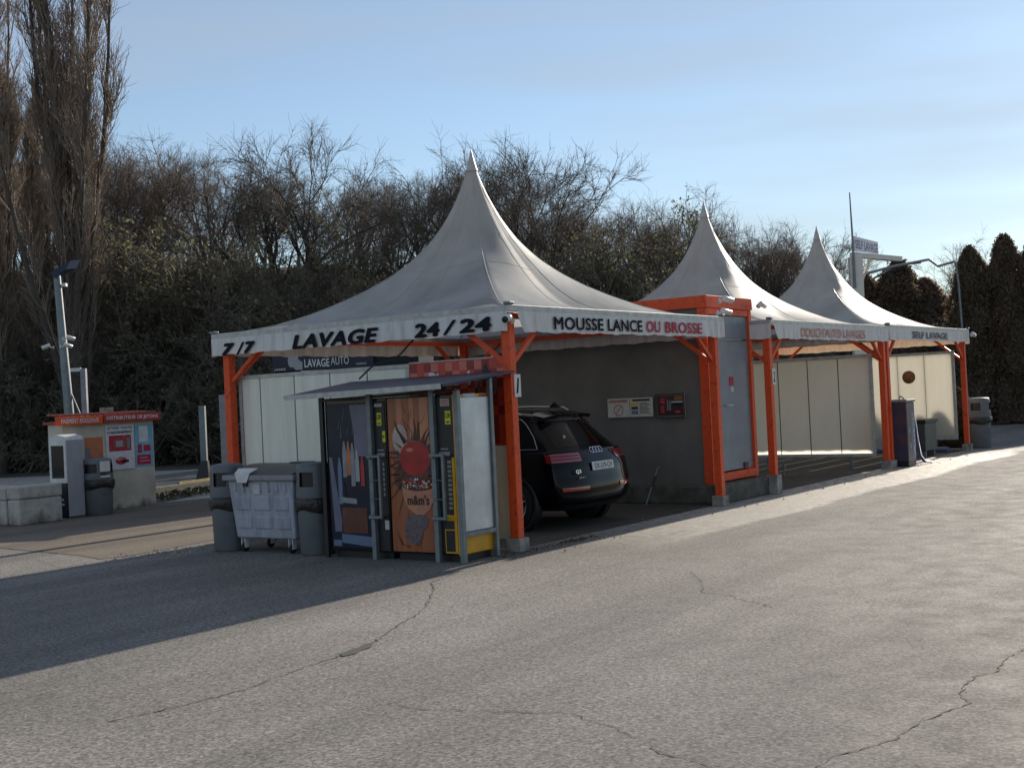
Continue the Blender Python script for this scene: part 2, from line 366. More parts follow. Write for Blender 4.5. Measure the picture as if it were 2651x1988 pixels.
# ragged run-off stains and slab in front of the bays
rng = np.random.default_rng(5)
road_poly = [(2, 16.4), (7.43, 13.2), (12, 13.2), (30, 17), (40, 24), (22, 27), (12, 26), (2, 24)]
ground_obj('back_road', 'road', [(3.5, 13.1), (8, 13.3), (40, 19), (40, 26), (11.2, 20.2), (-6, 19.5), (-6, 15)], .008)

def crack(pts, w, name='crack', seed=0):
    r_ = random.Random(seed); P = []
    for a, b in zip(pts[:-1], pts[1:]):
        n = max(2, int(math.dist(a, b)/.04))
        for i in range(n):
            f = i/n; P.append((a[0]+(b[0]-a[0])*f+r_.gauss(0, .010), a[1]+(b[1]-a[1])*f+r_.gauss(0, .010)))
    P.append(pts[-1]); vs = []
    for i, p in enumerate(P):
        q = P[min(i+1, len(P)-1)]; o = P[max(i-1, 0)]
        d = Vector((q[0]-o[0], q[1]-o[1])).normalized(); ww = w*(.25+1.1*r_.random()**1.5)
        vs += [(p[0]-d.y*ww, p[1]+d.x*ww, 0), (p[0]+d.y*ww, p[1]-d.x*ww, 0)]
    b = MB().use('crackfill'); b.add(vs, [(2*i, 2*i+1, 2*i+3, 2*i+2) for i in range(len(P)-1)])
    o = b.build(name); o.location = W(0, 0, .004); o.rotation_euler = (0, 0, TH); o['kind'] = 'structure'
crack([(-1.6, -.35), (-2.15, -0.51), (-2.52, -0.83), (-3.04, -1.2), (-3.52, -1.49), (-3.89, -1.63), (-4.18, -1.76), (-4.57, -1.95), (-4.96, -2.02), (-5.26, -2.07), (-5.68, -2.11), (-6.05, -2.18), (-6.31, -2.15), (-6.5, -2.13), (-6.92, -2.05)], .007, 'ground_crack', 1)
crack([(-5.92, -3.23), (-5.93, -3.37), (-5.92, -3.55), (-5.86, -3.72), (-5.8, -3.89), (-5.72, -4.16), (-5.62, -4.28), (-5.72, -4.42), (-5.82, -4.68), (-5.95, -4.94), (-6.11, -5.08), (-6.11, -5.18), (-6.21, -5.41)], .0045, 'ground_crack', 2)
crack([(-6.0, -5.82), (-5.79, -5.82), (-5.51, -5.94), (-5.3, -5.98), (-5.0, -5.99), (-4.82, -6.03), (-4.67, -6.09), (-4.55, -6.07), (-4.43, -5.99), (-4.24, -5.97), (-3.97, -5.98), (-3.83, -6.04), (-3.42, -6.0), (-3.18, -6.04), (-2.2, -6.2), (-1, -6.1)], .0055, 'ground_crack', 3)
crack([(-0.73, -2.46), (-1.19, -2.8), (-1.61, -3.07), (-1.86, -3.18), (-1.93, -3.43), (-2.08, -3.65), (-2.33, -4.01)], .004, 'ground_crack', 4)
crack([(-1.93, 4.77), (-1.8, 5.4), (-1.69, 6.0), (-1.6, 6.8), (-1.53, 7.46), (-1.54, 8.79)], .005, 'ground_crack', 5)
crack([(-2.6, 4.6), (-2.2, 5.6), (-2.35, 6.6), (-2.2, 8)], .003, 'ground_crack', 6)
b = MB().use('seam'); b.quad(*[(x, y, 0) for x, y in [(-4.99, -2.0), (-5.04, -2.08), (-4.93, -2.1), (-4.84, -2.06), (-4.72, -2.05), (-4.59, -1.95), (-4.66, -1.93), (-4.78, -1.97), (-4.86, -1.98)]])
o = b.build('pothole'); o.location = W(0, 0, .005); o.rotation_euler = (0, 0, TH); o['kind'] = 'structure'
# loose gravel along the building side (one spilled mass)
b = MB().use('concrete'); r_ = random.Random(3)
for i in range(500):
    if i < 260: x, y = r_.gauss(-1.35, .35), r_.gauss(4.35, .28)
    else: x, y = r_.uniform(0, 17), r_.uniform(-.55, .25)
    q = .006+.02*r_.random()**3; a = r_.random()*6
    vs = [(x+q*math.cos(a+k*2.1)*(.7+.6*r_.random()), y+q*math.sin(a+k*2.1), 0) for k in range(3)]+[(x, y, q)]
    b.add(vs, [(0, 1, 3), (1, 2, 3), (2, 0, 3)])
o = b.build('loose_gravel'); o.location = W(0, 0, .006); o.rotation_euler = (0, 0, TH); tag(o, 'loose grit scattered along the edge of the wash bays', 'gravel', kind='stuff')

# kerb and yellow barrier rail behind the kiosk
t_ = thing('kerb_rail', 'low dark kerb with a yellow rail beside the grey road', 'kerb', 7.2, 13.75, 0, rot=math.atan2(.55, 2.2))
MB().use('darkconcrete').box(-2.6, 3.2, -.1, .12, 0, .17).build('kerb', parent=t_, bevel=.015)
MB().use('dullyellow').box(-.6, 3.2, -.03, .03, .172, .215).build('rail', parent=t_)

# ================================================================== TENTS
PROF = [(0, 1), (.02, .90), (.06, .765), (.12, .62), (.19, .492), (.27, .385), (.36, .29), (.45, .213), (.55, .145), (.66, .085), (.78, .040), (.9, .012), (1, 0)]
def prof(x): return float(np.interp(x, [p[0] for p in PROF], [p[1] for p in PROF]))
pf = np.polyfit([p[0]**.5 for p in PROF], [p[1] for p in PROF], 6)
def profs(x): return max(0., min(1., .5*prof(x)+.5*float(np.polyval(pf, x**.5))))

def valance(parent, x0, y0, x1, y1, ztop, zbot, seed, letters=(), name='valance', label=None, tear=None):
    """hanging cloth band from (x0,y0) to (x1,y1) seen from the right-hand side of that direction; letters: (text,u0,u1,z0,z1,mat,bold,shear)"""
    r_ = random.Random(seed); Lh = math.hypot(x1-x0, y1-y0); d = Vector(((x1-x0)/Lh, (y1-y0)/Lh, 0)); nrm = Vector((d.y, -d.x, 0))
    n = 160; ph = [r_.random()*6 for _ in range(6)]
    def off(u, f): return (.006*math.sin(u*7+ph[0])+.005*math.sin(u*17+ph[1])+.003*math.sin(u*31+ph[2]))*f
    vs = []; fs = []; nz_ = 5
    for i in range(n+1):
        u = Lh*i/n
        for j in range(nz_+1):
            f = j/nz_; z = ztop+(zbot-ztop)*f - (.006*math.sin(u*9+ph[3])+.004*math.sin(u*23+ph[4]))*f
            uu = u
            if tear and u < tear: uu = u + .13*f**1.6*(1-u/tear)
            p = Vector((x0, y0, 0))+d*uu+nrm*off(u, f); vs.append((p.x, p.y, z))
    for i in range(n):
        for j in range(nz_): a = i*(nz_+1)+j; fs.append((a, a+1, a+nz_+2, a+nz_+1))
    b = MB().use('valance'); b.smooth = True; b.add(vs, fs); v = b.build(name, parent=parent)
    if label: v['label'] = label
    for (tx, u0, u1, z0, z1, mt, bold, shear) in letters:
        q = MB().use(mt); p = Vector((x0, y0, 0))+d*u0+nrm*.016
        q.text(tx, u1-u0, z1-z0, frame((p.x, p.y, z0), d, (0, 0, 1)), z=0, bold=bold, shear=shear)
        q.build('lettering', parent=v)
    return v

def tent(label, s0, w, d, apex, eave, vals, corners, plates=(), top_group='white peaked tent canopies over the wash bays', posts_skip=()):
    t = thing('wash_bay_tent', label, 'tent', s0, 0, 0, group=top_group)
    o_ = .1; x0, x1, y0, y1 = -o_, w+o_, -o_, d+o_
    cx, cy = w/2, d/2; hx, hy = (x1-x0)/2, (y1-y0)/2
    NA, NR = 144, 54; vs = []; fs = []
    for i in range(NR+1):
        f = (i/NR)**1.6; z = eave+(apex-eave)*profs(f)
        for j in range(NA):
            a = 2*math.pi*j/NA+math.pi/4
            c, q = math.cos(a), math.sin(a); k = 1/max(abs(c)/hx, abs(q)/hy)
            sq = Vector((c*k, q*k)); ci = Vector((c, q))*min(hx, hy)*1.27
            wgt = min(1, f/.62); wgt = wgt*wgt*(3-2*wgt); p = ci.lerp(sq, wgt)*f
            hip = abs(math.sin(2*a)); sag = .10*(1-hip**1.2)*math.sin(math.pi*min(1, f))*(1 if f < 1 else 0)
            vs.append((cx+p.x, cy+p.y, z-sag))
    for i in range(NR):
        for j in range(NA):
            k = (j+1) % NA; fs.append((i*NA+j, (i+1)*NA+j, (i+1)*NA+k, i*NA+k))
    b = MB().use('pvc'); b.smooth = True; b.add(vs, fs)
    mem = b.build('roof_membrane', parent=t)
    # hip seams
    q = MB().use('alu')
    for sx, sy in ((-1, -1), (1, -1), (1, 1), (-1, 1)):
        pts = []
        for i in range(24):
            f = .03+.95*i/23; a = math.atan2(sy*hy, sx*hx); c, s_ = math.cos(a), math.sin(a)
            k = 1/max(abs(c)/hx, abs(s_)/hy); ci = Vector((c, s_))*min(hx, hy)*1.27; wgt = min(1, f/.62); wgt = wgt*wgt*(3-2*wgt)
            p = ci.lerp(Vector((c*k, s_*k)), wgt)*f; hip = abs(math.sin(2*a)); sag = .10*(1-hip**1.2)*math.sin(math.pi*f)
            pts.append((cx+p.x, cy+p.y, eave+(apex-eave)*profs(f)-sag+.001))
        q.tube(pts, .007, 5)
    q.build('hip_seam', parent=mem)
    def mp_(f, a):
        c, s_ = math.cos(a), math.sin(a); k = 1/max(abs(c)/hx, abs(s_)/hy); ci = Vector((c, s_))*min(hx, hy)*1.27; wg = min(1, f/.62); wg = wg*wg*(3-2*wg)
        p = ci.lerp(Vector((c*k, s_*k)), wg)*f; hip = abs(math.sin(2*a)); sg = .10*(1-hip**1.2)*math.sin(math.pi*f)
        return (cx+p.x, cy+p.y, eave+(apex-eave)*profs(f)-sg+.0015)
    q = MB().use('weldseam')
    for k in range(4):
        for da in (-.22, .22): q.tube([mp_(.05+.93*i/23, k*math.pi/2+da) for i in range(24)], .002, 4)
    q.tube([mp_(.33, i*2*math.pi/72) for i in range(73)], .002, 4)
    q.build('weld_seams', parent=mem)
    MB().use('cap').lathe([(.088, apex-.27), (.083, apex-.262), (.055, apex-.17), (.03, apex-.075), (.012, apex), (.002, apex+.045)], 16).build('peak_cap', parent=t).location = (cx, cy, 0)
    q = MB().use('alu')
    zt, zb_ = eave+.012, eave-.06
    q.box(x0-.03, x1+.03, y0-.03, y0+.03, zb_, zt); q.box(x0-.03, x1+.03, y1-.03, y1+.03, zb_, zt)
    q.box(x0-.03, x0+.03, y0+.03, y1-.03, zb_, zt); q.box(x1-.03, x1+.03, y0+.03, y1-.03, zb_, zt)
    q.build('eave_frame', parent=t, bevel=.006)
    q = MB().use('galv')
    for cx_, cy_ in ((x0, y0), (x1, y0), (x0, y1), (x1, y1)): MB().use('galv').box(cx_-.045, cx_+.045, cy_-.045, cy_+.045, zt+.001, zt+.035).build('corner_clamp', parent=t, bevel=.01)
    for n_, (args, letters, kw) in enumerate(vals): valance(t, *args, letters=letters, seed=n_+int(s0*10), **kw)
    # posts
    P = .055
    for i, (px, py, base) in enumerate(corners):
        po = MB().use('orange').box(px-P, px+P, py-P, py+P, base, eave-.065).build('post', parent=t, bevel=.006)
        MB().use('concrete').box(px-.095, px+.095, py-.095, py+.095, 0, base).build('footing', parent=po, bevel=.01)
        for (pl, txt) in plates:
            if pl == i:
                pt = MB().use('white').box(px-.012, px+.108, py-P-.012, py-P-.004, 1.70, 1.95).build('number_plate', parent=po)
                MB().use('matblack').text(txt, .055, .17, FRONT(px+.02, py-P-.012, 1.74), z=.002, bold=.03, shear=.2).build('numeral', parent=pt)
    xs = sorted({c[0] for c in corners}); ys = sorted({c[1] for c in corners})
    zb0, zt0 = 2.08, eave-.12
    for (px, py, base) in corners:
        sx = 1 if px < w/2 else -1; sy = 1 if py < d/2 else -1
        MB().use('orange').bar((px+sx*.06, py, zb0), (px+sx*.72, py, zt0), .05, .05).build('brace', parent=t)
        MB().use('orange').bar((px, py+sy*.06, zb0), (px, py+sy*.72, zt0), .05, .05).build('brace', parent=t)
    q = MB().use('orange')
    e = eave-.13
    q.box(xs[0]+P, xs[-1]-P, ys[0]-.03, ys[0]+.03, e, e+.06); q.box(xs[0]+P, xs[-1]-P, ys[-1]-.03, ys[-1]+.03, e, e+.06)
    q.box(xs[0]-.03, xs[0]+.03, ys[0]+P, ys[-1]-P, e, e+.06); q.box(xs[-1]-.03, xs[-1]+.03, ys[0]+P, ys[-1]-P, e, e+.06)
    q.build('ring_beam', parent=t)
    return t

EV = 2.70
w1, d1 = 5.08, 4.55
def dflt(w, d): return [((w+.13, -.13, w+.13, d+.13, EV-.055, EV-.28), (), {}), ((w+.13, d+.13, -.13, d+.13, EV-.055, EV-.28), (), {})]
tent('white peaked tent with mousse lance ou brosse lettering over the black car', 0, w1, d1, 5.1, EV, [
    ((-.13, d1+.13, -.13, -.09, EV-.055, EV-.275), (
        ('7', d1+.13-4.47, d1+.13-4.22, 2.415, 2.575, 'matblack', .075, .3), ('/', d1+.13-4.20, d1+.13-4.04, 2.41, 2.575, 'matblack', .03, .25), ('7', d1+.13-4.06, d1+.13-3.84, 2.42, 2.575, 'matblack', .075, .3),
        ('LAVAGE', d1+.13-3.19, d1+.13-1.76, 2.42, 2.60, 'matblack', .05, .25),
        ('24', d1+.13-1.22, d1+.13-.84, 2.43, 2.595, 'matblack', .06, .1), ('/', d1+.13-.80, d1+.13-.60, 2.435, 2.60, 'matblack', .03, .25), ('24', d1+.13-.57, d1+.13-.11, 2.44, 2.60, 'matblack', .06, .1)), {'label': 'grey white valance reading 7/7 lavage 24/24'}),
    ((.02, -.13, w1+.13, -.13, EV-.055, EV-.285), (
        ('MOUSSE', .70, 1.80, 2.45, 2.60, 'matblack', .028, 0), ('LANCE', 1.90, 2.76, 2.45, 2.60, 'matblack', .028, 0),
        ('OU', 2.87, 3.24, 2.45, 2.60, 'crimson', .03, 0), ('BROSSE', 3.38, 4.45, 2.45, 2.60, 'crimson', .03, 0)), {'label': 'white valance with black and crimson lettering', 'tear': .5})]
    + dflt(w1, d1), [(0, 0, .15), (w1, 0, .15), (0, d1-.05, .15), (w1, d1-.05, .15)], plates=((0, '1'),))
w2 = 5.3
tent('middle peaked tent with faded red lettering beside the tall grey equipment room', 6.98, w2, d1, 5.1, EV, [
    ((-.13, d1+.13, -.13, -.13, EV-.055, EV-.28), (), {}),
    ((.0, -.13, w2+.10, -.13, EV-.055, EV-.285), (("DOUCH'AUTO LAVAGES", 1.05, 4.05, 2.45, 2.61, 'fadedred', .02, 0),), {'label': 'wrinkled valance with faded red lettering', 'tear': .5})]
    + dflt(w2, d1), [(.0, 0, .3), (w2, 0, .15), (.0, d1-.05, .15), (w2, d1-.05, .15)], plates=((0, '2'),))
w3 = 5.25
tent('farthest peaked tent with self lavage lettering at the right end', 12.5, w3, d1, 5.1, EV+.03, [
    ((-.13, d1+.13, -.13, -.13, EV-.025, EV-.25), (), {}),
    ((-.1, -.13, w3+.13, -.13, EV-.025, EV-.255), (('SELF LAVAGE', 1.35, 3.75, 2.49, 2.63, 'fadedgrey', .035, 0),), {'label': 'valance with black self lavage lettering'})]
    + dflt(w3, d1), [(.0, 0, .15), (w3, 0, .15), (.0, d1-.05, .15), (w3, d1-.05, .15)])

# ================================================================== PARTITION WALLS
def partition(label, s0, t0, t1, z0, z1, m, seam_step, fr=.05, legs=True):
    t = thing('partition_wall', label, 'wall', s0, 0, 0, group='cream partition walls between the wash bays')
    b = MB().use(m); y = t0+fr
    while y < t1-fr-.01:
        y2 = min(y+seam_step, t1-fr)
        if m == 'poly2':
            if y2 < t1-fr-.01: b.use('seam').box(-.006, .006, y2-.007, y2+.007, z0+fr, z1-fr); b.use(m)
            b.quad((0, y+.008, z0+fr), (0, y2-.008, z0+fr), (0, y2-.008, z1-fr), (0, y+.008, z1-fr)); y = y2; continue
        b.box(-.02, .02, y+.010, y2-.010, z0+fr, z1-fr); y = y2
    b.use('seam').box(-.006, .006, t0+fr, t1-fr, z0+fr, z1-fr) if m == 'cream' else None; b.build('panel', parent=t, bevel=0 if m == 'poly2' else .003)
    b = MB().use('alu')
    b.box(-.03, .03, t0, t1, z1-fr, z1); b.box(-.03, .03, t0, t0+fr, z0, z1-fr); b.box(-.03, .03, t1-fr, t1, z0, z1-fr); b.box(-.03, .03, t0+fr, t1-fr, z0, z0+fr)
    b.build('frame', parent=t, bevel=.003)
    if legs:
        b = MB().use('galv')
        for y in (t0+.5, (t0+t1)/2, t1-.5): b.box(-.025, .025, y-.03, y+.03, 0, z0)
        b.build('support', parent=t)
    return t
partition('cream panel wall behind the grey bins, under the 7/7 valance', .12, 1.52, 4.44, .1, 2.15, 'cream', .62, .05)
partition('cream panel wall right of the orange 2 post with sunlit lower edge', 12.2, .17, 4.6, .24, 2.2, 'poly2', .62, .06)
pw = partition('sunlit cream panel wall with round brown disc at the far end', 17.66, .17, 4.6, .26, 2.27, 'poly', .62, .06)
MB().use('wood').lathe([(.001, 0), (.15, 0), (.15, .02), (.001, .02)], 24, frame((-.045, 1.2, 1.72), (0, -1, 0), (0, 0, 1))).build('round_sign', parent=pw)

# pizza board wall: red checkered panel around the drinks shelter
t_ = thing('pizza_board', 'red checkered board with white pizza lettering above the dark canopy', 'board', .12, 0, 0)
b = MB().use('checkA'); b.box(-.02, .02, .14, 1.52, 1.17, 2.15)
r_ = random.Random(8); cs = .105
for i in range(13):
    for j in range(9):
        y0_ = .14+i*cs; z0_ = 2.14-(j+1)*cs
        if z0_ < 1.18: continue
        k = r_.choice(['checkA', 'checkC', 'checkC'] if (i+j) % 2 and j < 4 else ['checkA', 'checkB', 'checkB'])
        b.use(k).rect(0, cs-.001, 0, cs-.001, 0, M_=frame((-.0235, y0_+cs, z0_), (0, -1, 0), (0, 0, 1)))
b.use('alu').box(-.022, .022, .14, 1.52, 2.151, 2.165)
b.build('board', parent=t_)
MB().use('white').text('Pizza 4', .62, .17, LEFT(-.03, 1.22, 1.86), z=0, bold=.04).build('lettering', parent=t_)
MB().use('seam').add([(0, 0, 0), (.2, 0, 0), (.1, .17, 0)], [(0, 1, 2)], LEFT(-.028, .5, 1.93)).build('dark_triangle', parent=t_)
q = MB().use('galv'); M_ = LEFT(-.06, .37, 1.84)
q.ring(0, 0, .13, .018, M_=M_); q.ring(0, 0, .09, .012, M_=M_, z=.004); q.ring(0, 0, .135, .022, M_=M_, z=-.02)
q.build('round_emblem', parent=t_)
b = MB().use('cream'); b.box(-.02, .02, .135, .5, .12, 1.165); b.build('lower_panel', parent=t_)
MB().use('galv').box(-.03, .03, .07, .13, .05, 2.1).build('edge_post', parent=t_)

# ================================================================== EQUIPMENT ROOM
t_ = thing('equipment_room', 'tall grey equipment room with orange frame and grey door', 'room', 5.4, .26, 0)
WD, DP = 1.52, 4.4
MB().use('darkconcrete').box(-.15, WD+.17, -.22, DP, 0, .28).build('plinth', parent=t_, bevel=.03)
MB().use('greywall').box(0, .06, .12, DP, .28, 2.88).build('side_wall', parent=t_)
MB().use('greywall').box(WD-.06, WD, .12, DP, .28, 2.88).build('side_wall', parent=t_)
MB().use('greywall').box(.06, WD-.06, DP-.06, DP, .28, 2.88).build('back_wall', parent=t_)
MB().use('roofsheet').box(.06, WD-.06, .12, DP-.06, 2.84, 2.9).build('roof', parent=t_)
b = MB().use('orange'); g = .003
b.box(-.04, .025, -.03, .118, .28, 2.878); b.box(WD-.08, WD+.02, -.03, .118, .28, 2.878)
b.box(-.05, WD+.03, -.05, .12, 2.88, 3.06); b.box(.026, WD-.081, -.03, .1, .3, .42)
b.box(-.05, .07, .121, DP, 2.881, 3.06); b.box(WD-.08, WD+.03, .121, DP, 2.881, 3.06); b.box(.071, WD-.081, DP-.1, DP, 2.881, 3.06)
b.box(.026, WD-.081, -.02, .1, 2.78, 2.879)
b.build('frame', parent=t_, bevel=.006)
dr = MB().use('greydoor').box(.03, WD-.085, .01, .05, .44, 2.40).build('door', parent=t_, bevel=.004)
up = MB().use('greydoor').box(.03, WD-.085, .012, .05, 2.42, 2.775).build('upper_panel', parent=t_, bevel=.004)
MB().use('alu').box(.2, WD-.3, .0, .011, 2.405, 2.417).build('trim_strip', parent=t_)
b = MB().use('chrome'); b.tube([(.55, .01, 1.42), (.55, -.05, 1.42), (.68, -.05, 1.42)], .011, 8); b.build('handle', parent=dr)
b = MB().use('crimson').box(.72, .86, .002, .0085, 1.72, 1.85); b.use('paper').box(.74, .85, .002, .0085, 1.62, 1.70); b.build('sticker', parent=dr)
b = MB().use('black').box(1.08, 1.22, -.01, .009, .45, .53).build('floor_latch', parent=dr)

# signs on the dark wall
def wall_sign(name, label, cat, t1, t0, z0, z1, fn, grp=None, s=5.355):
    t = thing(name, label, cat, s, t1, z0, group=grp); w, h = t1-t0, z1-z0
    MB().use('paper').box(-.005, .012, -w, 0, 0, h).build('board', parent=t, bevel=.002)
    fn(t, w, h); return t
MW = lambda dz=0: LEFT(-.0065, 0, 0)
def fn1(t, w, h):
    b = MB().use('red'); b.text('LAVAGE INTERDIT', w*.88, h*.15, LEFT(-.006, -w*.06, h*.78), z=.002, bold=.03)
    b.ring(w*.5, h*.38, .085, .011, z=.002, M_=LEFT(-.006, 0, 0))
    c_, s_ = math.cos(.85), math.sin(.85); p = .08
    b.quad((w*.5-c_*p-s_*.005, h*.38-s_*p+c_*.005, .003), (w*.5-c_*p+s_*.005, h*.38-s_*p-c_*.005, .003), (w*.5+c_*p+s_*.005, h*.38+s_*p-c_*.005, .003), (w*.5+c_*p-s_*.005, h*.38+s_*p+c_*.005, .003), M_=LEFT(-.006, 0, 0))
    b.build('print', parent=t)
def fn2(t, w, h):
    M_ = LEFT(-.006, 0, 0); b = MB().use('black').rect(w*.12, w*.88, h*.82, h*.93, .002, M_)
    b.use('yellow').rect(w*.05, w*.34, h*.6, h*.74, .002, M_).use('dkblue').rect(w*.06, w*.36, h*.4, h*.53, .002, M_).use('steelblue').rect(w*.06, w*.36, h*.14, h*.34, .002, M_)
    b.use('brown')
    for k in range(9): b.rect(w*.43, w*(.78+.12*((k*7) % 3)/2), h*(.70-k*.065), h*(.725-k*.065), .002, M_)
    b.build('print', parent=t)
def fn3(t, w, h):
    M_ = LEFT(-.006, 0, 0); b = MB().use('darkprint').rect(.03, w-.03, .03, h-.03, .002, M_)
    b.use('wood').rect(w*.64, w*.93, h*.72, h*.9, .003, M_).use('paper').rect(w*.55, w*.93, h*.62, h*.68, .003, M_).use('dkblue').rect(w*.6, w*.94, h*.5, h*.6, .003, M_)
    b.use('crimson').rect(w*.18, w*.32, h*.6, h*.82, .003, M_).rect(w*.18, w*.3, h*.2, h*.5, .003, M_).rect(w*.65, w*.85, h*.2, h*.3, .003, M_)
    b.use('contrim').rect(w*.4, w*.44, h*.3, h*.75, .003, M_).rect(w*.48, w*.52, h*.3, h*.7, .003, M_)
    b.build('print', parent=t)
    b = MB().use('bark'); [b.box(-.02, -.006, *q) for q in ((-w, 0, 0, .025), (-w, 0, h-.025, h), (-.025, 0, .025, h-.025), (-w, -w+.025, .025, h-.025))]
    b.build('frame', parent=t)
wall_sign('warning_sign', 'white sign with red no entry circle on the dark wall', 'sign', 1.97, 1.585, 1.31, 1.60, fn1)
wall_sign('instruction_sign', 'white instruction sign with blue and yellow boxes, middle of the three', 'sign', 1.575, 1.18, 1.31, 1.60, fn2)
wall_sign('price_board', 'dark framed board right of the two white signs', 'sign', 1.13, .64, 1.28, 1.64, fn3)

# orange box and water fittings
t_ = thing('orange_box', 'small orange metal box standing beside the post marked 2', 'box', 6.75, .35, .28)
MB().use('orange').box(-.09, .09, -.07, .07, 0, .26).build('body', parent=t_, bevel=.01)
MB().use('orange').box(-.1, .1, -.08, .08, .261, .28).build('lid', parent=t_, bevel=.005)
t_ = thing('floor_tap', 'small metal tap on a stem on the wet bay floor', 'tap', 10.2, 1.2, 0)
MB().use('galv').tube([(0, 0, 0), (0, 0, .2)], .015).build('stem', parent=t_)
MB().use('galv').box(-.05, .05, -.02, .02, .2, .23).build('head', parent=t_)
t_ = thing('spray_lance', 'dark spray lance leaning against the grey wall behind the car', 'lance', 5.25, 1.1, 0)
MB().use('galv').tube([(-.22, .1, .0), (-.12, .03, .3), (0, 0, .52), (.02, -.04, .56)], .012).build('pipe', parent=t_)
MB().use('black').tube([(-.13, .035, .27), (-.05, .01, .42)], .022).build('grip', parent=t_)
t_ = thing('hanging_hose', 'thin black hose hanging down beside the grey equipment room', 'hose', 7.3, 1.6, 0)
MB().use('black').tube([(0, 0, 2.6), (.02, .03, 2.3), (-.04, .05, 1.9), (.03, .02, 1.5), (-.02, 0, 1.2), (.0, .0, .9)], .011, 6).build('tube', parent=t_)

# ================================================================== CAMERAS
def cctv(label, loc, yaw, tiltd=-12, dome=False):
    t = thing('security_camera', label, 'camera', group='white security cameras', world_loc=loc); t.rotation_euler = (0, 0, yaw)
    Mx = Matrix.Rotation(R(-tiltd), 4, 'Y')
    b = MB().use('white'); b.lathe([(.001, -.1), (.04, -.1), (.043, -.09), (.043, .08), (.001, .08)], 14, Mx @ Matrix.Rotation(math.pi/2, 4, 'Y')); b.build('body', parent=t)
    b = MB().use('black'); b.lathe([(.001, .085), (.036, .085), (.036, .081)], 14, Mx @ Matrix.Rotation(math.pi/2, 4, 'Y')); b.build('lens', parent=t)
    b = MB().use('white'); b.tube([(-.08, 0, .0), (-.13, 0, -.02), (-.16, 0, -.02)], .014, 8); b.lathe([(.001, 0), (.04, 0), (.04, .02), (.001, .02)], 12, Matrix.Translation((-.16, 0, -.02)) @ Matrix.Rotation(-math.pi/2, 4, 'Y')); b.build('bracket', parent=t)
cctv('white camera on the orange corner post marked 1', W(-.17, -.12, 2.56), TH+math.pi+.35)
cctv('white camera at the top left corner of the orange framed room', W(5.62, -.02, 2.98), TH-.45)
cctv('white camera just above the valance end on the orange framed room', W(5.58, .0, 2.80), TH-.45)
cctv('white camera on the top right corner of the orange framed room', W(7.12, .1, 2.96), TH)
cctv('white camera at the far right end of the last tent', W(17.98, -.2, 2.62), TH)
cctv('small white camera seen above the red checkered board', W(4.0, 3.2, 2.28), TH+math.pi)

# ================================================================== BINS
def bin_(label, s, t, r=.22, h=1.05, rot=0, sticker=False, bag=True, m='bingrey'):
    o = thing('litter_bin', label, 'litter bin', s, t, 0, rot=rot, group='round grey litter bins')
    zb = h*.56
    MB().use(m).lathe([(.001, 0), (r*.84, 0), (r*.88, .02), (r*.96, zb)], 32).build('body', parent=o)
    # hood with openings
    b = MB().use(m); z1, z2, zt = zb+.10, h*.80, h*.9
    for a0, a1 in ((0, 2*math.pi),):
        b.lathe([(r*.98, z1-.06), (r*1.0, z1), (r*.98, z2-.06)], 32)
    op = R(24)
    for k in range(4):
        c0 = k*math.pi/2+op; b.lathe([(r*.98, z2-.06), (r*.955, zt)], 8, a0=c0, a1=c0+math.pi/2-2*op)
    b.lathe([(r*.955, zt), (r*.94, h*.955), (r*.87, h*.985), (r*.5, h), (.001, h+.002)], 32)
    b.build('hood', parent=o)
    MB().use('black').lathe([(r*.86, z1), (r*.86, zt)], 20).build('inner_liner', parent=o)
    if bag:
        r2 = random.Random(int(s*31+t*7)); vs = []; n = 40
        for zz, rr in ((zb+.065, r*.985), (zb+.05, r*1.06), (zb, r*1.07), (zb-.05, r*1.06), (zb-.09, r*.99)):
            for j in range(n):
                q = rr*(1+.025*math.sin(j*1.9+zz*60)+.02*r2.random()); a = 2*math.pi*j/n
                dz = .022*math.sin(a*3+s) if zz < zb-.06 else 0
                vs.append((q*math.cos(a), q*math.sin(a), zz+dz))
        b = MB().use('bag'); b.smooth = True; b.add(vs, [(i*n+j, i*n+(j+1) % n, (i+1)*n+(j+1) % n, (i+1)*n+j) for i in range(4) for j in range(n)]); b.build('bag', parent=o)
    if sticker:
        b = MB().use('white'); k = 8; a_ = [math.pi+.62+i*.75/k for i in range(k+1)]
        b.lathe([(r*1.012, z1+.1), (r*1.008, z1+.28)], 8, a0=a_[0], a1=a_[-1]); b.lathe([(r*1.012, z1-.0), (r*1.012, z1+.03)], 8, a0=a_[0], a1=a_[-1])
        b.build('sticker', parent=o)
        q = MB().use('black'); q.text('SERV', .13, .05, frame((0, 0, 0), (1, 0, 0), (0, 1, 0)), z=0, bold=.02)
        q.v = [(r*1.02*math.cos(a_[0]+p[0]/r), r*1.02*math.sin(a_[0]+p[0]/r), z1+.04+p[1]) for p in q.v]; q.build('lettering', parent=o)
    return o
bin_('grey round bin left of the pale wheeled container', -.80, 3.74, .215, 1.06, rot=.35)
bin_('grey round bin between the wheeled container and the drinks machine', -.78, 2.28, .225, 1.06, rot=.25)
bin_('grey round bin with white sticker in front of the token kiosk', 2.36, 10.6, .27, .99, rot=.5, sticker=True)
bin_('green grey round bin at the far right end of the tents', 18.75, -.02, .27, 1.17, rot=0, m='bingrey', bag=True)

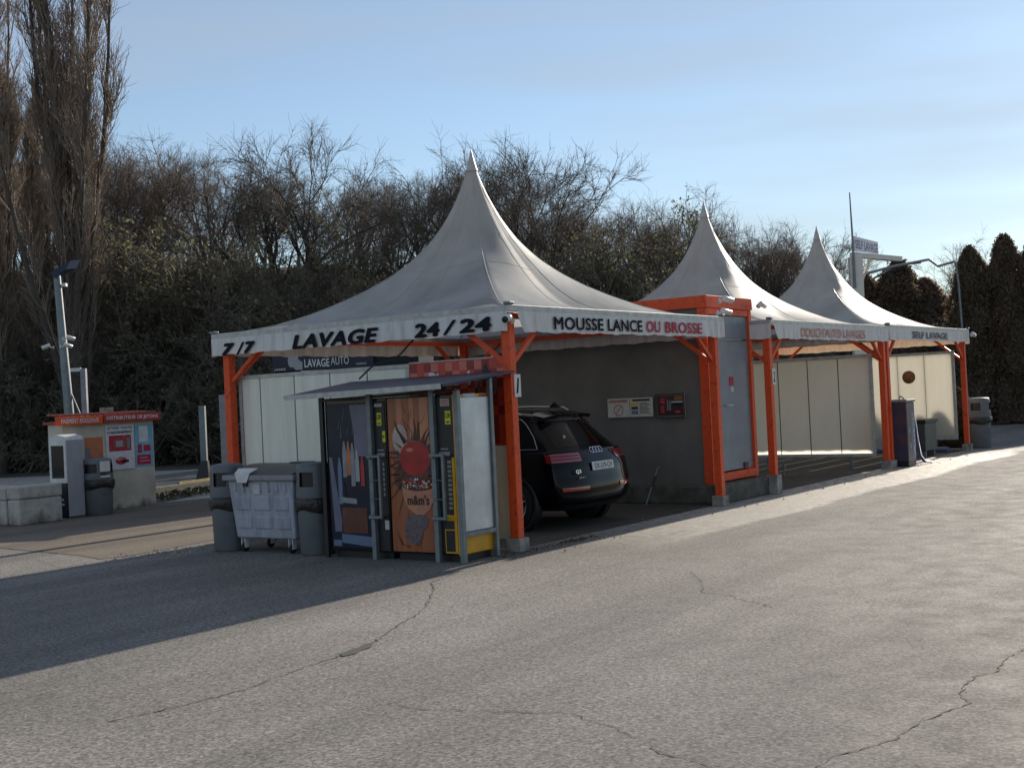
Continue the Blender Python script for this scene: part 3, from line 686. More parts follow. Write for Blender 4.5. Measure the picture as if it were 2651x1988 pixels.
# wheeled container
t_ = thing('wheeled_container', 'pale grey four wheeled waste container with dark lid', 'waste container', -.95, 3.02, 0)
b = MB().use('contgrey'); W0, W1, H0, H1, D_ = .49, .58, .17, .86, .62
def hexa(b, x0, x1, y0, y1, z0, X0, X1, Y0, Y1, z1):
    vs = [(x0, y0, z0), (x1, y0, z0), (x1, y1, z0), (x0, y1, z0), (X0, Y0, z1), (X1, Y0, z1), (X1, Y1, z1), (X0, Y1, z1)]
    b.add(vs, [(3, 2, 1, 0), (4, 5, 6, 7), (0, 1, 5, 4), (1, 2, 6, 5), (2, 3, 7, 6), (3, 0, 4, 7)])
hexa(b, .06, D_-.04, -W0, W0, H0, 0, D_, -W1+.03, W1-.03, H1)
for k, (z0_, z1_) in enumerate(((.28, .44), (.50, .68))):
    for y0_, y1_ in ((-.44, -.2), (-.14, .14), (.2, .44)):
        f = lambda z: .06*(1-(z-H0)/(H1-H0))
        vs = [(f(z0_)-.012, y0_, z0_), (f(z0_)-.012, y1_, z0_), (f(z1_)-.012, y1_+.01, z1_), (f(z1_)-.012, y0_-.01, z1_)]
        vs += [(x+.02, y, z) for x, y, z in vs]; b.add(vs, [(0, 3, 2, 1), (0, 1, 5, 4), (1, 2, 6, 5), (2, 3, 7, 6), (3, 0, 4, 7)])
for y in (-.42, -.28, -.14, 0, .14, .28, .42): b.box(-.012, .03, y-.018, y+.018, .72, .85)
bo = b.build('body', parent=t_, bevel=.02)
MB().use('contrim').box(-.05, D_+.03, -W1-.02, W1+.02, H1, H1+.07).build('rim', parent=t_, bevel=.015)
b = MB().use('lid'); vs = []; n = 10
for i in range(n+1):
    f = i/n; x = -.04+.68*f; z = H1+.075+.10*math.sin(f*math.pi*.62)
    vs += [(x, -W1+.01, z), (x, W1-.01, z)]
b.add(vs, [(2*i, 2*i+1, 2*i+3, 2*i+2) for i in range(n)]); b.add([(-.04, -W1+.01, H1+.07), (-.04, W1-.01, H1+.07)]+vs[:2], [(0, 1, 3, 2)])
for sgn in (0, 1):
    pts = [vs[2*i+sgn] for i in range(n+1)]; b.add(pts+[(pts[-1][0], pts[-1][1], H1+.07), (pts[0][0], pts[0][1], H1+.07)], [tuple(range(n+3))])
b.box(.45, .6, -.35, -.05, H1+.17, H1+.19); b.build('lid', parent=t_, bevel=.01)
b = MB().use('white'); b.add([(-.055, .1, H1+.09), (-.055, .36, H1+.09), (.05, .4, H1+.145), (.05, .06, H1+.145)], [(0, 1, 2, 3)])
b.add([(-.057, .36, H1+.09), (-.057, .1, H1+.09), (-.066, .15, H1-.02), (-.066, .31, H1-.02)], [(0, 1, 2, 3)]); b.build('lock_bracket', parent=t_)
MB().use('black').box(-.02, .0, .2, .27, H1-.07, H1-.01).build('lock', parent=t_)
MB().use('paper').box(-.004, .03, .0, .12, .70, .81).build('label', parent=t_)
for x, y in ((.1, -.40), (.1, .40), (.52, -.4), (.52, .4)):
    w_ = MB().use('rubber').lathe([(.001, -.02), (.05, -.02), (.055, 0), (.05, .02), (.001, .02)], 16, Matrix.Translation((x, y, .055)) @ Matrix.Rotation(math.pi/2, 4, 'X')).build('wheel', parent=t_)
    MB().use('white').box(x-.03, x+.03, y-.035, y-.026, .05, .17).box(x-.03, x+.03, y+.026, y+.035, .05, .17).build('fork', parent=w_)

# ================================================================== VENDING SHELTER
t_ = thing('vending_shelter', 'galvanised shelter with dark sloping canopy over two vending machines', 'shelter', 0, 0, 0)
b = MB().use('canopy')
A, B_, C_, D__ = (-1.35, -.12, 1.865), (-1.35, 2.15, 1.83), (-.0-.02, 2.33, 1.98), (-.02, -.08, 1.995)
vs = [A, B_, C_, D__]; b.add(vs+[(x, y, z-.025) for x, y, z in vs], [(0, 3, 2, 1), (4, 5, 6, 7), (0, 1, 5, 4), (1, 2, 6, 5), (2, 3, 7, 6), (3, 0, 4, 7)])
can = b.build('canopy_roof', parent=t_)
MB().use('alu').bar((-1.365, -.10, 1.845), (-1.365, 2.12, 1.81), .02, .055).build('fascia', parent=can)
b = MB().use('galv')
for y, z in ((-.02, 1.80), (.31, 1.83), (1.19, 1.83)): MB().use('galv').box(-1.03, -.975, y-.028, y+.028, .0, z).build('post', parent=t_, bevel=.004)
MB().use('black').box(-1.0, -.96, 1.90, 1.955, .0, 1.8).build('post', parent=t_)
MB().use('galv').box(-.425, -.375, -.03, .02, 0, 1.92).build('post', parent=t_, bevel=.004)
MB().use('galv').box(-.97, -.37, -.026, .018, .265, .315).build('side_rail', parent=t_, bevel=.004)
MB().use('alupanel').box(-.965, -.43, -.002, .012, .32, 1.72).build('side_panel', parent=t_, bevel=.003)
for y in (1.19, .31):
    g_ = MB().use('galv'); y2 = y-.17; x_ = -1.06
    for p, q in (((x_, y+.02, 1.13), (x_, y2, 1.13)), ((x_, y+.02, .47), (x_, y2, .47)), ((x_, y2+.015, .485), (x_, y2+.015, 1.115)), ((x_, y+.0, .87), (x_, y2, .87)), ((x_, y, .67), (x_, y2, .67))):
        g_.bar(p, q, .03 if p[2] != q[2] or p[2] in (1.13, .47) else .008)
    g_.box(x_-.0, -1.03, y-.02, y+.02, 1.1, 1.14); g_.box(x_-.0, -1.03, y-.02, y+.02, .45, .49); g_.build('guard_frame', parent=t_, bevel=.003)
b = MB().use('black'); b.bar((-.98, 1.93, 1.765), (-.98, 0, 1.80), .03); b.build('header_rail', parent=t_)
t_ = thing('power_cable', 'thin black cable dropping from the valance to the dark canopy', 'cable', -.05, 1.75, 0)
MB().use('black').tube([(.1, -.55, 2.55), (.05, -.36, 2.4), (.02, -.22, 2.27), (0, -.1, 2.2), (-.05, .12, 2.17), (-.1, .2, 2.1), (-.15, .3, 2.0)], .011, 6).build('wire', parent=t_)

def machine(name, label, cat, y0, y1, cab, fr):
    t = thing(name, label, cat, 0, 0, 0)
    b = MB().use(cab); b.box(-.93, -.39, y0, y1, .08, 1.76); b.build('cabinet', parent=t, bevel=.012)
    MB().use('black').box(-.9, -.41, y0+.04, y1-.04, 0, .08).build('base', parent=t)
    MB().use(fr).box(-.965, -.931, y0+.004, y1-.004, .08, 1.76).build('door', parent=t, bevel=.01)
    return t
FX = -.966
def FM(): return LEFT(FX, 0, 0)
def P(b, y_hi, y_lo, z0, z1, k=0): return b.rect(-y_hi, -y_lo, z0, z1, .002+k*.002, FM())
# drinks machine
t_ = machine('drinks_machine', 'dark vending machine with bottle poster, left of the two', 'vending machine', .985, 1.90, 'black', 'darkglossy')
b = MB().use('dkblue'); P(b, 1.86, 1.215, .12, 1.72)
b.use('lav'); b.quad((-1.86, 1.12, .004), (-1.815, 1.12, .004), (-1.76, .78, .004), (-1.70, .42, .004), (-1.71, .29, .004), (-1.81, .29, .004), M_=FM())
b.quad((-1.47, 1.13, .004), (-1.25, 1.13, .004), (-1.25, 1.70, .004), (-1.52, 1.70, .004), (-1.47, 1.4, .004), M_=FM())
b.use('posterdark'); P(b, 1.69, 1.32, .28, .56, 2)
b.use('steelblue'); b.quad((-1.71, .27, .006), (-1.23, .24, .006), (-1.23, .13, .006), (-1.71, .17, .006), M_=FM()); P(b, 1.84, 1.72, .13, .2, 1)
for (y, z0_, z1_, w_, m_) in ((1.70, .60, 1.12, .03, 'steelblue'), (1.62, .9, 1.3, .03, 'contrim'), (1.56, .92, 1.3, .028, 'rust'), (1.50, .8, 1.28, .03, 'contrim'), (1.435, .85, 1.2, .03, 'pale'), (1.36, .8, 1.13, .028, 'red'), (1.65, .62, .85, .025, 'dkblue')):
    b.use(m_); b.quad((-y-w_, z0_, .008), (-y+w_, z0_, .008), (-y+w_, z1_-.12, .008), (-y+w_*.35, z1_, .008), (-y-w_*.35, z1_, .008), (-y-w_, z1_-.12, .008), M_=FM())
b.use('contrim'); b.quad((-1.70, .62, .009), (-1.46, .60, .009), (-1.46, .66, .009), (-1.70, .68, .009), M_=FM())
r_ = random.Random(4)
for k in range(9):
    x = -1.72+.3*r_.random(); z = 1.3+.35*r_.random(); b.quad((x, z, .008), (x+.006, z, .008), (x+.05*r_.random(), z+.12+.1*r_.random(), .008), M_=FM())
b.build('poster', parent=t_)
MB().use('glass').box(FX-.022, FX-.016, 1.215, 1.86, .12, 1.72)
cp = MB().use('black').box(FX-.012, FX, 1.0, 1.19, .1, 1.73).build('control_panel', parent=t_)
b = MB().use('lime').rect(-1.115, -1.045, 1.46, 1.60, .0145, FM()); b.use('black').text('1,50', .055, .06, frame((FX-.0145, 1.108, 1.52), (0, -1, 0), (0, 0, 1)), z=.002, bold=.03); b.rect(-1.1, -1.06, 1.475, 1.49, .017, FM()); b.build('price_tag', parent=cp)
b = MB().use('lime').rect(-1.04, -1.0, 1.28, 1.4, .0145, FM()); b.use('black').rect(-1.035, -1.01, 1.33, 1.35, .0165, FM()); b.build('sticker', parent=cp)
b = MB().use('paper').rect(-1.14, -1.03, 1.665, 1.70, .0145, FM()); b.build('notice', parent=cp)
b = MB().use('contrim')
for k in range(7):
    for j in range(2): b.disc(-1.10+j*.055, 1.04-k*.055, .014, .0145, 10, FM(), ry=.02)
b.rect(-1.13, -1.02, 1.12, 1.16, .0145, FM()).rect(-1.12, -1.03, 1.185, 1.2, .0145, FM()); b.build('selection_buttons', parent=cp)
b = MB().use('paper').rect(-1.06, -1.0, .33, .43, .0145, FM()); b.use('black').bar((0, 0, 0), (0, 0, .0001), .0001); b.build('arrow_sticker', parent=cp)
# sweets machine
t_ = machine('sweets_machine', "yellow sweets vending machine with orange m&m's poster", 'vending machine', .025, .975, 'yellow', 'darkglossy')
b = MB().use('posterorange'); P(b, .965, .335, .10, 1.74)
b.use('posterlight')
for k, (y0_, y1_) in enumerate(((.84, .76), (.66, .60), (.52, .40))): P(b, y0_, y1_, 1.25, 1.74, 1)
b.use('posterdark')
r_ = random.Random(12); FMm = FM()
def shard(cx_, cz_, ang, ln, wd, z=.006):
    c_, s_ = math.cos(ang), math.sin(ang); pts = [(cx_-s_*wd, cz_+c_*wd)]
    mid = .5+.2*r_.random(); bend = r_.uniform(-.3, .3)
    pm = (cx_+c_*ln*mid-s_*bend*ln*.3, cz_+s_*ln*mid+c_*bend*ln*.3); pe = (cx_+c_*ln, cz_+s_*ln)
    P_ = [(cx_-s_*wd, cz_+c_*wd), (cx_+s_*wd, cz_-c_*wd), (pm[0]+s_*wd*.4, pm[1]-c_*wd*.4), pe, (pm[0]-s_*wd*.4, pm[1]+c_*wd*.4)]
    P_ = [(min(-.34, max(-.96, x)), min(1.73, max(.12, z_))) for x, z_ in P_]
    b.add([(x, z_, z) for x, z_ in P_], [(0, 1, 2, 4), (4, 2, 3)], FMm)
hole = [(-.84, 1.02), (-.78, 1.16), (-.71, 1.08), (-.62, 1.14), (-.55, 1.06), (-.44, 1.13), (-.38, 1.0), (-.36, .88), (-.40, .76), (-.60, .78), (-.80, .74), (-.88, .80), (-.92, .92), (-.82, .95)]
b.add([(x, z_, .006) for x, z_ in hole]+[(-.62, .92, .006)], [(i, (i+1) % len(hole), len(hole)) for i in range(len(hole))], FMm)
for k in range(26):
    a = math.pi*2*k/26+.1*r_.random(); shard(-.63+.2*math.cos(a), .93+.13*math.sin(a), a+r_.uniform(-.35, .35), r_.uniform(.1, .5), r_.uniform(.006, .02))
for k in range(9): shard(r_.uniform(-.9, -.4), r_.uniform(.14, .5), r_.uniform(0, 6.2), r_.uniform(.08, .2), r_.uniform(.008, .02))
for k in range(7): shard(r_.uniform(-.82, -.45), r_.uniform(1.36, 1.6), r_.uniform(.6, 2.6), r_.uniform(.08, .2), .005)
b.use('paletan').disc(-.80, 1.31, .105, .0072, 24, FMm, ry=.155)
b.use('candyred').disc(-.60, 1.10, .215, .0078, 28, FMm, ry=.185)
b.use('posterlight').disc(-.67, 1.19, .05, .0082, 14, FMm, ry=.022)
b.use('brown')
for k in range(26):
    a = k*2*math.pi/26+.2*r_.random()
    if -2.2 < a-2*math.pi < -.9: continue
    shard(-.61+.22*math.cos(a), 1.10+.19*math.sin(a), a+r_.uniform(-.3, .3), r_.uniform(.08, .30), r_.uniform(.010, .026), .0086)
b.use('mauve').disc(-.66, .34, .13, .0072, 20, FMm, ry=.16).disc(-.56, .42, .10, .0074, 20, FMm, ry=.09)
b.use('bowl')
bw = [(-.80+.0, .80), (-.78, .66), (-.72, .56), (-.62, .50), (-.50, .50), (-.42, .56), (-.37, .66), (-.35, .80)]
b.add([(x, z_, .009) for x, z_ in bw], [tuple(range(len(bw)))[::-1]], FMm)
b.use('brown'); b.disc(-.575, .81, .22, .0105, 24, FMm, ry=.06)
for k in range(90):
    a = r_.random()*6.28; q = math.sqrt(r_.random())
    b.use(r_.choice(['red', 'steelblue', 'white', 'yellow', 'crimson', 'lav', 'brown'])).disc(-.575+.21*q*math.cos(a), .82+.055*q*math.sin(a)+.012*r_.random(), .013, .012+.0001*k, 8, FMm)
b.use('brown').text("m&m's", .30, .11, LEFT(FX-.0, .73, .60), z=.0125, bold=.035)
b.build('poster', parent=t_)
cp = MB().use('black').box(FX-.012, FX, .06, .325, .1, 1.73).build('control_panel', parent=t_)
b = MB().use('lime').rect(-.165, -.09, 1.45, 1.59, .0145, FM()); b.use('black').text('1,50', .06, .06, frame((FX-.0145, .158, 1.51), (0, -1, 0), (0, 0, 1)), z=.002, bold=.03); b.rect(-.15, -.105, 1.465, 1.48, .017, FM()); b.build('price_tag', parent=cp)
b = MB().use('paper').rect(-.22, -.10, 1.64, 1.72, .0145, FM()); b.use('crimson'); [b.rect(-.21, -.11, 1.65+k*.022, 1.658+k*.022, .0165, FM()) for k in range(3)]; b.build('notice', parent=cp)
b = MB().use('yellow').rect(-.10, -.065, .12, 1.10, .0145, FM()).rect(-.20, -.10, .44, .5, .0145, FM())
b.use('contrim')
for k in range(11): b.rect(-.16, -.11, .56+k*.048, .59+k*.048, .0145, FM())
b.rect(-.27, -.12, 1.12, 1.16, .0145, FM()).rect(-.24, -.14, 1.185, 1.2, .0145, FM()); b.build('selection_buttons', parent=cp)
MB().use('yellow').box(FX-.016, -.931, .0255, .058, .08, 1.76).build('yellow_edge', parent=t_)
b = MB().use('yellow').rect(-.23, -.06, .1, .115, .0145, FM()).rect(-.23, -.22, .115, .34, .0145, FM()).rect(-.23, -.06, .34, .35, .0145, FM()); b.build('delivery_flap', parent=cp)
b = MB().use('paper').rect(0, .22, 0, .05, .003, FRONT(-.85, .022, 1.712)); b.use('red').rect(.3, .4, .0, .035, .003, FRONT(-.85, .022, 1.712)); b.build('top_print', parent=t_)

# ================================================================== CAR
t_ = thing('parked_car', 'black estate car parked nose in under the first tent', 'car', 2.52, .36, 0); t_.scale = (1, 1, .97)
ZR = np.array([.26, .36, .52, .70, .86, 1.0, 1.05, 1.38, 1.47, 1.50]); YR = np.array([.12, .02, .0, .03, .06, .13, .17, .50, .50, .58]); HR = np.array([.72, .84, .89, .905, .90, .86, .82, .64, .60, .50])
def crom(p0, p1, p2, p3, t): return .5*((2*p1)+(-p0+p2)*t+(2*p0-5*p1+4*p2-p3)*t*t+(-p0+3*p1-3*p2+p3)*t**3)
def samp(arr, v):
    n = len(arr)-1; i = min(int(v), n-1); f = v-i
    return crom(arr[max(i-1, 0)], arr[i], arr[i+1], arr[min(i+2, n)], f)
def rear(v, c, off=0):
    z, y, h = samp(ZR, v), samp(YR, v), samp(HR, v)
    k = .16*abs(c)**3.2
    return Vector((c*h, y+k-off, z))
# stations: rows (y, half width, z)
ST = []
ST.append([(YR[i]+.16, HR[i], ZR[i]) for i in range(10)])
def stn(y, zs, hs, dy=(0,)*10): return [(y+dy[i], hs[i], zs[i]) for i in range(10)]
ST.append(stn(.55, [.26, .36, .52, .72, .88, 1.0, 1.05, 1.40, 1.49, 1.53], [.76, .88, .91, .92, .915, .885, .85, .68, .62, .54], (0, 0, 0, 0, 0, .0, .02, .18, .2, .25)))
ST.append(stn(1.3, [.26, .34, .52, .72, .90, 1.0, 1.04, 1.42, 1.53, 1.56], [.78, .88, .91, .92, .915, .885, .86, .70, .63, .55]))
ST.append(stn(2.2, [.24, .32, .52, .72, .90, .99, 1.03, 1.44, 1.55, 1.585], [.78, .88, .905, .915, .905, .885, .86, .70, .63, .55]))
ST.append(stn(2.9, [.24, .32, .52, .72, .90, .97, 1.01, 1.30, 1.40, 1.43], [.78, .88, .905, .915, .90, .88, .85, .72, .66, .58]))
ST.append(stn(3.4, [.24, .32, .52, .72, .88, .94, .97, 1.00, 1.03, 1.05], [.78, .88, .905, .91, .88, .84, .80, .70, .6, .5]))
ST.append(stn(4.0, [.24, .3, .5, .68, .80, .86, .88, .90, .92, .93], [.74, .84, .87, .87, .82, .74, .7, .6, .5, .4]))
ST.append(stn(4.38, [.26, .3, .48, .60, .66, .68, .69, .7, .70, .70], [.5, .6, .62, .6, .55, .5, .45, .4, .35, .3]))
SA = np.array(ST)
def side(q, v, sgn, off=0):
    n = len(ST)-1; i = min(int(q), n-1); f = q-i
    def rowv(k): k = max(0, min(n, k)); return np.array([samp(SA[k][:, c], v) for c in range(3)])
    p = crom(rowv(i-1), rowv(i), rowv(i+1), rowv(i+2), f)
    return Vector((sgn*(p[1]+off), p[0], p[2]))
def patch(b, fn, u0, u1, v0, v1, nu, nv, flip=False):
    vs = [fn(u0+(u1-u0)*i/nu, v0+(v1-v0)*j/nv) for i in range(nu+1) for j in range(nv+1)]
    fs = [(i*(nv+1)+j, (i+1)*(nv+1)+j, (i+1)*(nv+1)+j+1, i*(nv+1)+j+1) for i in range(nu) for j in range(nv)]
    if flip: fs = [f[::-1] for f in fs]
    old = b.smooth; b.smooth = True; b.add(vs, fs); b.smooth = old
b = MB().use('carpaint')
patch(b, lambda u, v: rear(v, u), -1, 1, 0, 9, 24, 36)
for sg in (-1, 1): patch(b, lambda u, v: side(u, v, sg), 0, 7, 0, 9, 42, 36, flip=(sg < 0))
patch(b, lambda u, v: Vector((v*side(u, 9, 1).x, side(u, 9, 1).y, side(u, 9, 1).z+.02*(1-v*v))), 0, 7, -1, 1, 42, 10)
b.use('carblack'); patch(b, lambda u, v: Vector((v*side(u, 0, 1).x, side(u, 0, 1).y, side(u, 0, 1).z)), 0, 7, -1, 1, 14, 2)
body = b.build('body', parent=t_)
md = body.modifiers.new('weld', 'WELD'); md.merge_threshold = .001
b = MB().use('carglass'); patch(b, lambda u, v: rear(v, u, .004), -.86, .86, 6.1, 7.25, 16, 8)
rw = b.build('rear_window', parent=t_)
b = MB().use('contrim'); b.disc(0, 0, .035, 0, 14, frame(rear(6.45, -.55, .01), (1, 0, 0), (0, .35, .94))); b.build('window_sticker', parent=rw)
for sg in (-1, 1):
    b = MB().use('carglass'); patch(b, lambda u, v: side(u, v, sg, .004), .75, 4.3, 6.15, 7.25, 20, 6, flip=(sg < 0)); b.build('side_window', parent=t_)
    b = MB().use('chrome'); b.tube([side(q, 6.05, sg, .008) for q in np.linspace(.7, 4.2, 18)]+[], .007, 5); b.tube([side(.7, v, sg, .008) for v in np.linspace(6.05, 6.5, 4)]+[side(q, 6.5+.8*min(1, (q-.7)/.5), sg, .008) for q in np.linspace(.75, 1.3, 6)], .006, 5); b.build('window_trim', parent=t_)
    b = MB().use('lamp'); patch(b, lambda u, v: rear(v, sg*u, .008), .47, 1, 4.15, 4.95, 8, 6, flip=(sg < 0)); patch(b, lambda u, v: side(u, v, sg, .008), 0, .32, 4.15, 4.95, 5, 6, flip=(sg < 0))
    lamp_ = b.build('tail_lamp', parent=t_)
    b = MB().use('carblack'); [b.tube([rear(v, sg*c, .013) for c in np.linspace(.5, 1, 8)], .004, 4) for v in (4.42, 4.68)]; b.build('lamp_ribs', parent=lamp_)
    b = MB().use('lamp'); patch(b, lambda u, v: rear(v, sg*u, .01), .42, .93, 1.95, 2.22, 8, 3, flip=(sg < 0)); b.build('reflector', parent=t_)
    b = MB().use('chrome'); b.tube([(sg*.60, y, z) for y, z in ((.85, 1.50), (.98, 1.575), (1.5, 1.60), (2.2, 1.605), (2.6, 1.50))], .013, 8); b.build('roof_rail', parent=t_)
    for yy in (.86, 3.5):
        x_ = sg*.80; Mw = Matrix.Translation((x_, yy, .35)) @ Matrix.Rotation(math.pi/2*sg, 4, 'Y')
        w_ = MB().use('rubber').lathe([(.24, -.11), (.33, -.10), (.355, -.06), (.355, .09), (.335, .125), (.25, .13)], 32, Mw).build('wheel', parent=t_)
        b = MB().use('chrome').lathe([(.25, .12), (.235, .125), (.225, .06), (.001, .06)], 28, Mw)
        for k in range(5):
            a = k*2*math.pi/5; b.add([(.03*math.cos(a+1.57)*s1+r1*math.cos(a), .03*math.sin(a+1.57)*s1+r1*math.sin(a), .10) for r1, s1 in ((.03, 1.2), (.23, .8), (.23, -.8), (.03, -1.2))], [(0, 1, 2, 3)], Mw)
        b.build('rim', parent=w_)
        b = MB().use('carblack'); b.lathe([(.37, .0), (.37, .135), (.41, .13), (.41, .0)], 28, Mw, a0=0, a1=2*math.pi); b.lathe([(.001, .05), (.37, .05)], 28, Mw); b.build('wheel_arch', parent=t_)
b = MB().use('plate').box(-.26, .26, -.012, 0, -.055, .055); pl = b.build('number_plate', parent=t_, bevel=.004); pl.location = rear(3.62, 0, .012); pl.rotation_euler = (R(-8), 0, 0)
MB().use('dkblue').text('DX-219-CH', .42, .075, FRONT(-.21, -.0125, -.037), z=.002, bold=.01).build('plate_text', parent=pl)
b = MB().use('chrome')
for k in range(4): b.ring(-.105+k*.07, 0, .045, .008, 0, 20, frame(rear(5.15, 0, .012)+Vector((0, 0, 0)), (1, 0, 0), (0, .45, .89)))
b.build('emblem', parent=t_)
MB().use('chrome').text('Q3', .12, .055, frame(rear(3.15, -.70, .05), (1, .0, 0), (0, .1, .995)), z=0, bold=.02).build('badge', parent=t_)
MB().use('chrome').text('quattro', .15, .03, frame(rear(2.75, -.64, .03), (1, 0, 0), (0, 0, 1)), z=0, bold=.01).build('badge', parent=t_)
b = MB().use('carblack'); b.add([(0, .62+.0, 1.585), (0, .80, 1.59), (0, .74, 1.66)], [(0, 1, 2)]); b.tube([(0, .80, 1.59), (0, .72, 1.655)], .012, 6); b.build('antenna', parent=t_)
b = MB().use('carpaint'); patch(b, lambda u, v: Vector((u*.57, .46+.06*abs(u)**2+.22*v, 1.492+.045*v-.03*abs(u)**4)), -1, 1, 0, 1, 14, 4); patch(b, lambda u, v: Vector((u*.57, .46+.06*abs(u)**2+.05*v, 1.492-.04*v-.03*abs(u)**4)), -1, 1, 0, 1, 14, 2, flip=True); b.build('spoiler', parent=t_)
b = MB().use('carglass'); patch(b, lambda u, v: rear(v, u, .006), -.8, .8, .75, 1.0, 12, 2); b.build('bumper_trim', parent=t_)
b = MB().use('carblack'); patch(b, lambda u, v: rear(v, u, .006), -.9, .9, 0.0, .72, 12, 3); b.build('lower_bumper', parent=t_)

# ================================================================== VACUUM STATION
t_ = thing('vacuum_station', 'navy printed vacuum machine with spiral blue hose by the middle post', 'vacuum machine', 12.74, -.12, 0, group=None)
MB().use('navyprint').box(-.06, .42, -.17, .2, .1, 1.24).build('cabinet', parent=t_, bevel=.015)
MB().use('black').box(-.05, .41, -.16, .19, 0, .1).build('base', parent=t_)
MB().use('contrim').box(-.08, .44, -.19, .22, 1.241, 1.29).build('lid', parent=t_, bevel=.01)
b = MB().use('lav'); r_ = random.Random(2)
b.text('Aspirateur', .62, .13, frame((-.062, .13, .25), (0, 0, 1), (0, 1, 0)), z=.002, bold=.03)
b.disc(.12, .5, .07, .002, 14, FRONT(-.06, -.171, .2)).disc(.16, .2, .06, .002, 14, FRONT(-.06, -.171, .2))
b.use('steelblue').rect(.26, .44, .05, .95, .002, FRONT(-.06, -.171, .1)); b.use('white').text('Auto', .75, .1, frame((.36, -.173, .2), (0, 0, 1), (-1, 0, 0)), z=.004, bold=.03)
b.build('print', parent=t_)
pts = []
path = [(.48, -.1, 1.15), (.50, -.14, .8), (.54, -.16, .45), (.60, -.18, .18), (.74, -.22, .05), (.95, -.28, .03)]
pp = np.array(path); n = 260
for i in range(n):
    f = i/(n-1)*(len(path)-1); k = min(int(f), len(path)-2); g_ = f-k; p = pp[k]*(1-g_)+pp[k+1]*g_
    a = i*.9; r1 = .035; pts.append((p[0]+r1*math.cos(a), p[1]+r1*math.sin(a), p[2]+.015*math.sin(a)))
MB().use('bluehose').tube(pts, .011, 5).tube(path, .024, 8).build('hose', parent=t_)
MB().use('galv').tube([(.05, 0, 1.29), (.12, 0, 1.36), (.28, 0, 1.33), (.34, 0, 1.29)], .012, 6).build('top_handle', parent=t_)

t_ = thing('mat_cleaner', 'dark grey boxy mat cleaner in front of the sunlit wall', 'mat cleaner', 15.9, .45, 0)
b = MB().use('lid'); hexa(b, -.38, .38, -.2, .2, .12, -.42, .42, -.22, .22, .72); b.build('body', parent=t_, bevel=.02)
MB().use('black').box(-.44, .44, -.24, .24, .72, .80).build('top', parent=t_, bevel=.01)
for x in (-.3, .3): MB().use('galv').box(x-.03, x+.03, -.18, .18, 0, .12).build('foot', parent=t_)
t_ = thing('drain_pipe', 'pale pipe lying at the foot of the sunlit wall', 'pipe', 17.3, .3, 0)
MB().use('steelblue').tube([(0, 0, .06), (0, 3.0, .06)], .06, 12).build('pipe', parent=t_)

# ================================================================== KIOSK AREA
KR = math.radians(3)
t_ = thing('token_kiosk', 'low cream rendered kiosk with red distributeur de jetons board', 'kiosk', 2.08, 11.15, 0, rot=.03)
KW, KD, KH = 2.02, .40, 1.60
wl = MB().use('render').box(0, KW, 0, KD, 0, KH).build('wall', parent=t_, bevel=.01)
MB().use('tile').box(-.06, KW+.06, -.05, KD+.05, KH+.002, KH+.05).build('roof', parent=t_)
b = MB().use('tile'); k = 0
for i in range(19): b.tube([(-.03+i*.113, -.09, KH+.15), (-.03+i*.115, KD*.9, KH+.17)], .02, 6)
b.build('roof_tiles', parent=t_)
fa = MB().use('orange').box(-.18, .80, -.10, -.055, KH-.02, KH+.13).build('sign_board', parent=t_, bevel=.004); fa['label'] = 'orange board reading paiement rouleaux'
MB().use('white').text('PAIEMENT ROULEAUX', .80, .085, FRONT(-.09, -.1, KH+.012), z=.003, bold=.03, shear=.1).build('lettering', parent=fa)
fb = MB().use('red').box(.82, KW+.10, -.11, -.055, KH-.005, KH+.14).build('sign_board', parent=t_, bevel=.004); fb['label'] = 'red board reading distributeur de jetons'
MB().use('white').text('DISTRIBUTEUR DE JETONS', 1.18, .085, FRONT(.87, -.11, KH+.022), z=.003, bold=.035).build('lettering', parent=fb)
MB().use('concrete').box(1.05, 1.2, .1, .3, KH+.05, KH+.27).build('vent_block', parent=t_)
# posters on the kiosk
b = MB().use('white').box(1.22, 1.85, -.02, -.002, .72, 1.54); k1 = b.build('token_panel', parent=t_, bevel=.003); k1.location.x = -.31
b = MB().use('matblack').text('JETONS  CARTES', .56, .05, FRONT(1.255, -.02, 1.455), z=.002, bold=.015); b.build('lettering', parent=k1); b = MB().use('matblack').text("D'ABONNEMENT", .56, .05, FRONT(1.255, -.02, 1.38), z=.002, bold=.03); b.build('lettering', parent=k1)
b = MB().use('crimson').rect(1.5, 2.0, 1.06, 1.35, .002, FRONT(-.22, -.02, 0)).use('tile').rect(1.6, 1.87, 1.11, 1.29, .004, FRONT(-.22, -.02, 0)).use('pale').rect(1.65, 1.81, 1.14, 1.25, .006, FRONT(-.22, -.02, 0)).use('galv').rect(1.9, 1.97, 1.1, 1.3, .004, FRONT(-.22, -.02, 0)); b.build('dispenser', parent=k1)
b = MB().use('crimson').disc(1.76, .88, .13, .002, 24, FRONT(-.22, -.02, 0), ry=.07).use('matblack').rect(1.76, 1.93, .85, .89, .004, FRONT(-.22, -.02, 0)).use('white').text('carte', .13, .035, FRONT(1.44, -.02, .895), z=.004, bold=.02); b.build('oval_mark', parent=k1)
b = MB().use('sky_poster').box(1.93, 2.34, -.012, -.002, .75, 1.52); b.use('white').rect(2.24, 2.45, 1.2, 1.5, .003, FRONT(-.22, -.012, 0))
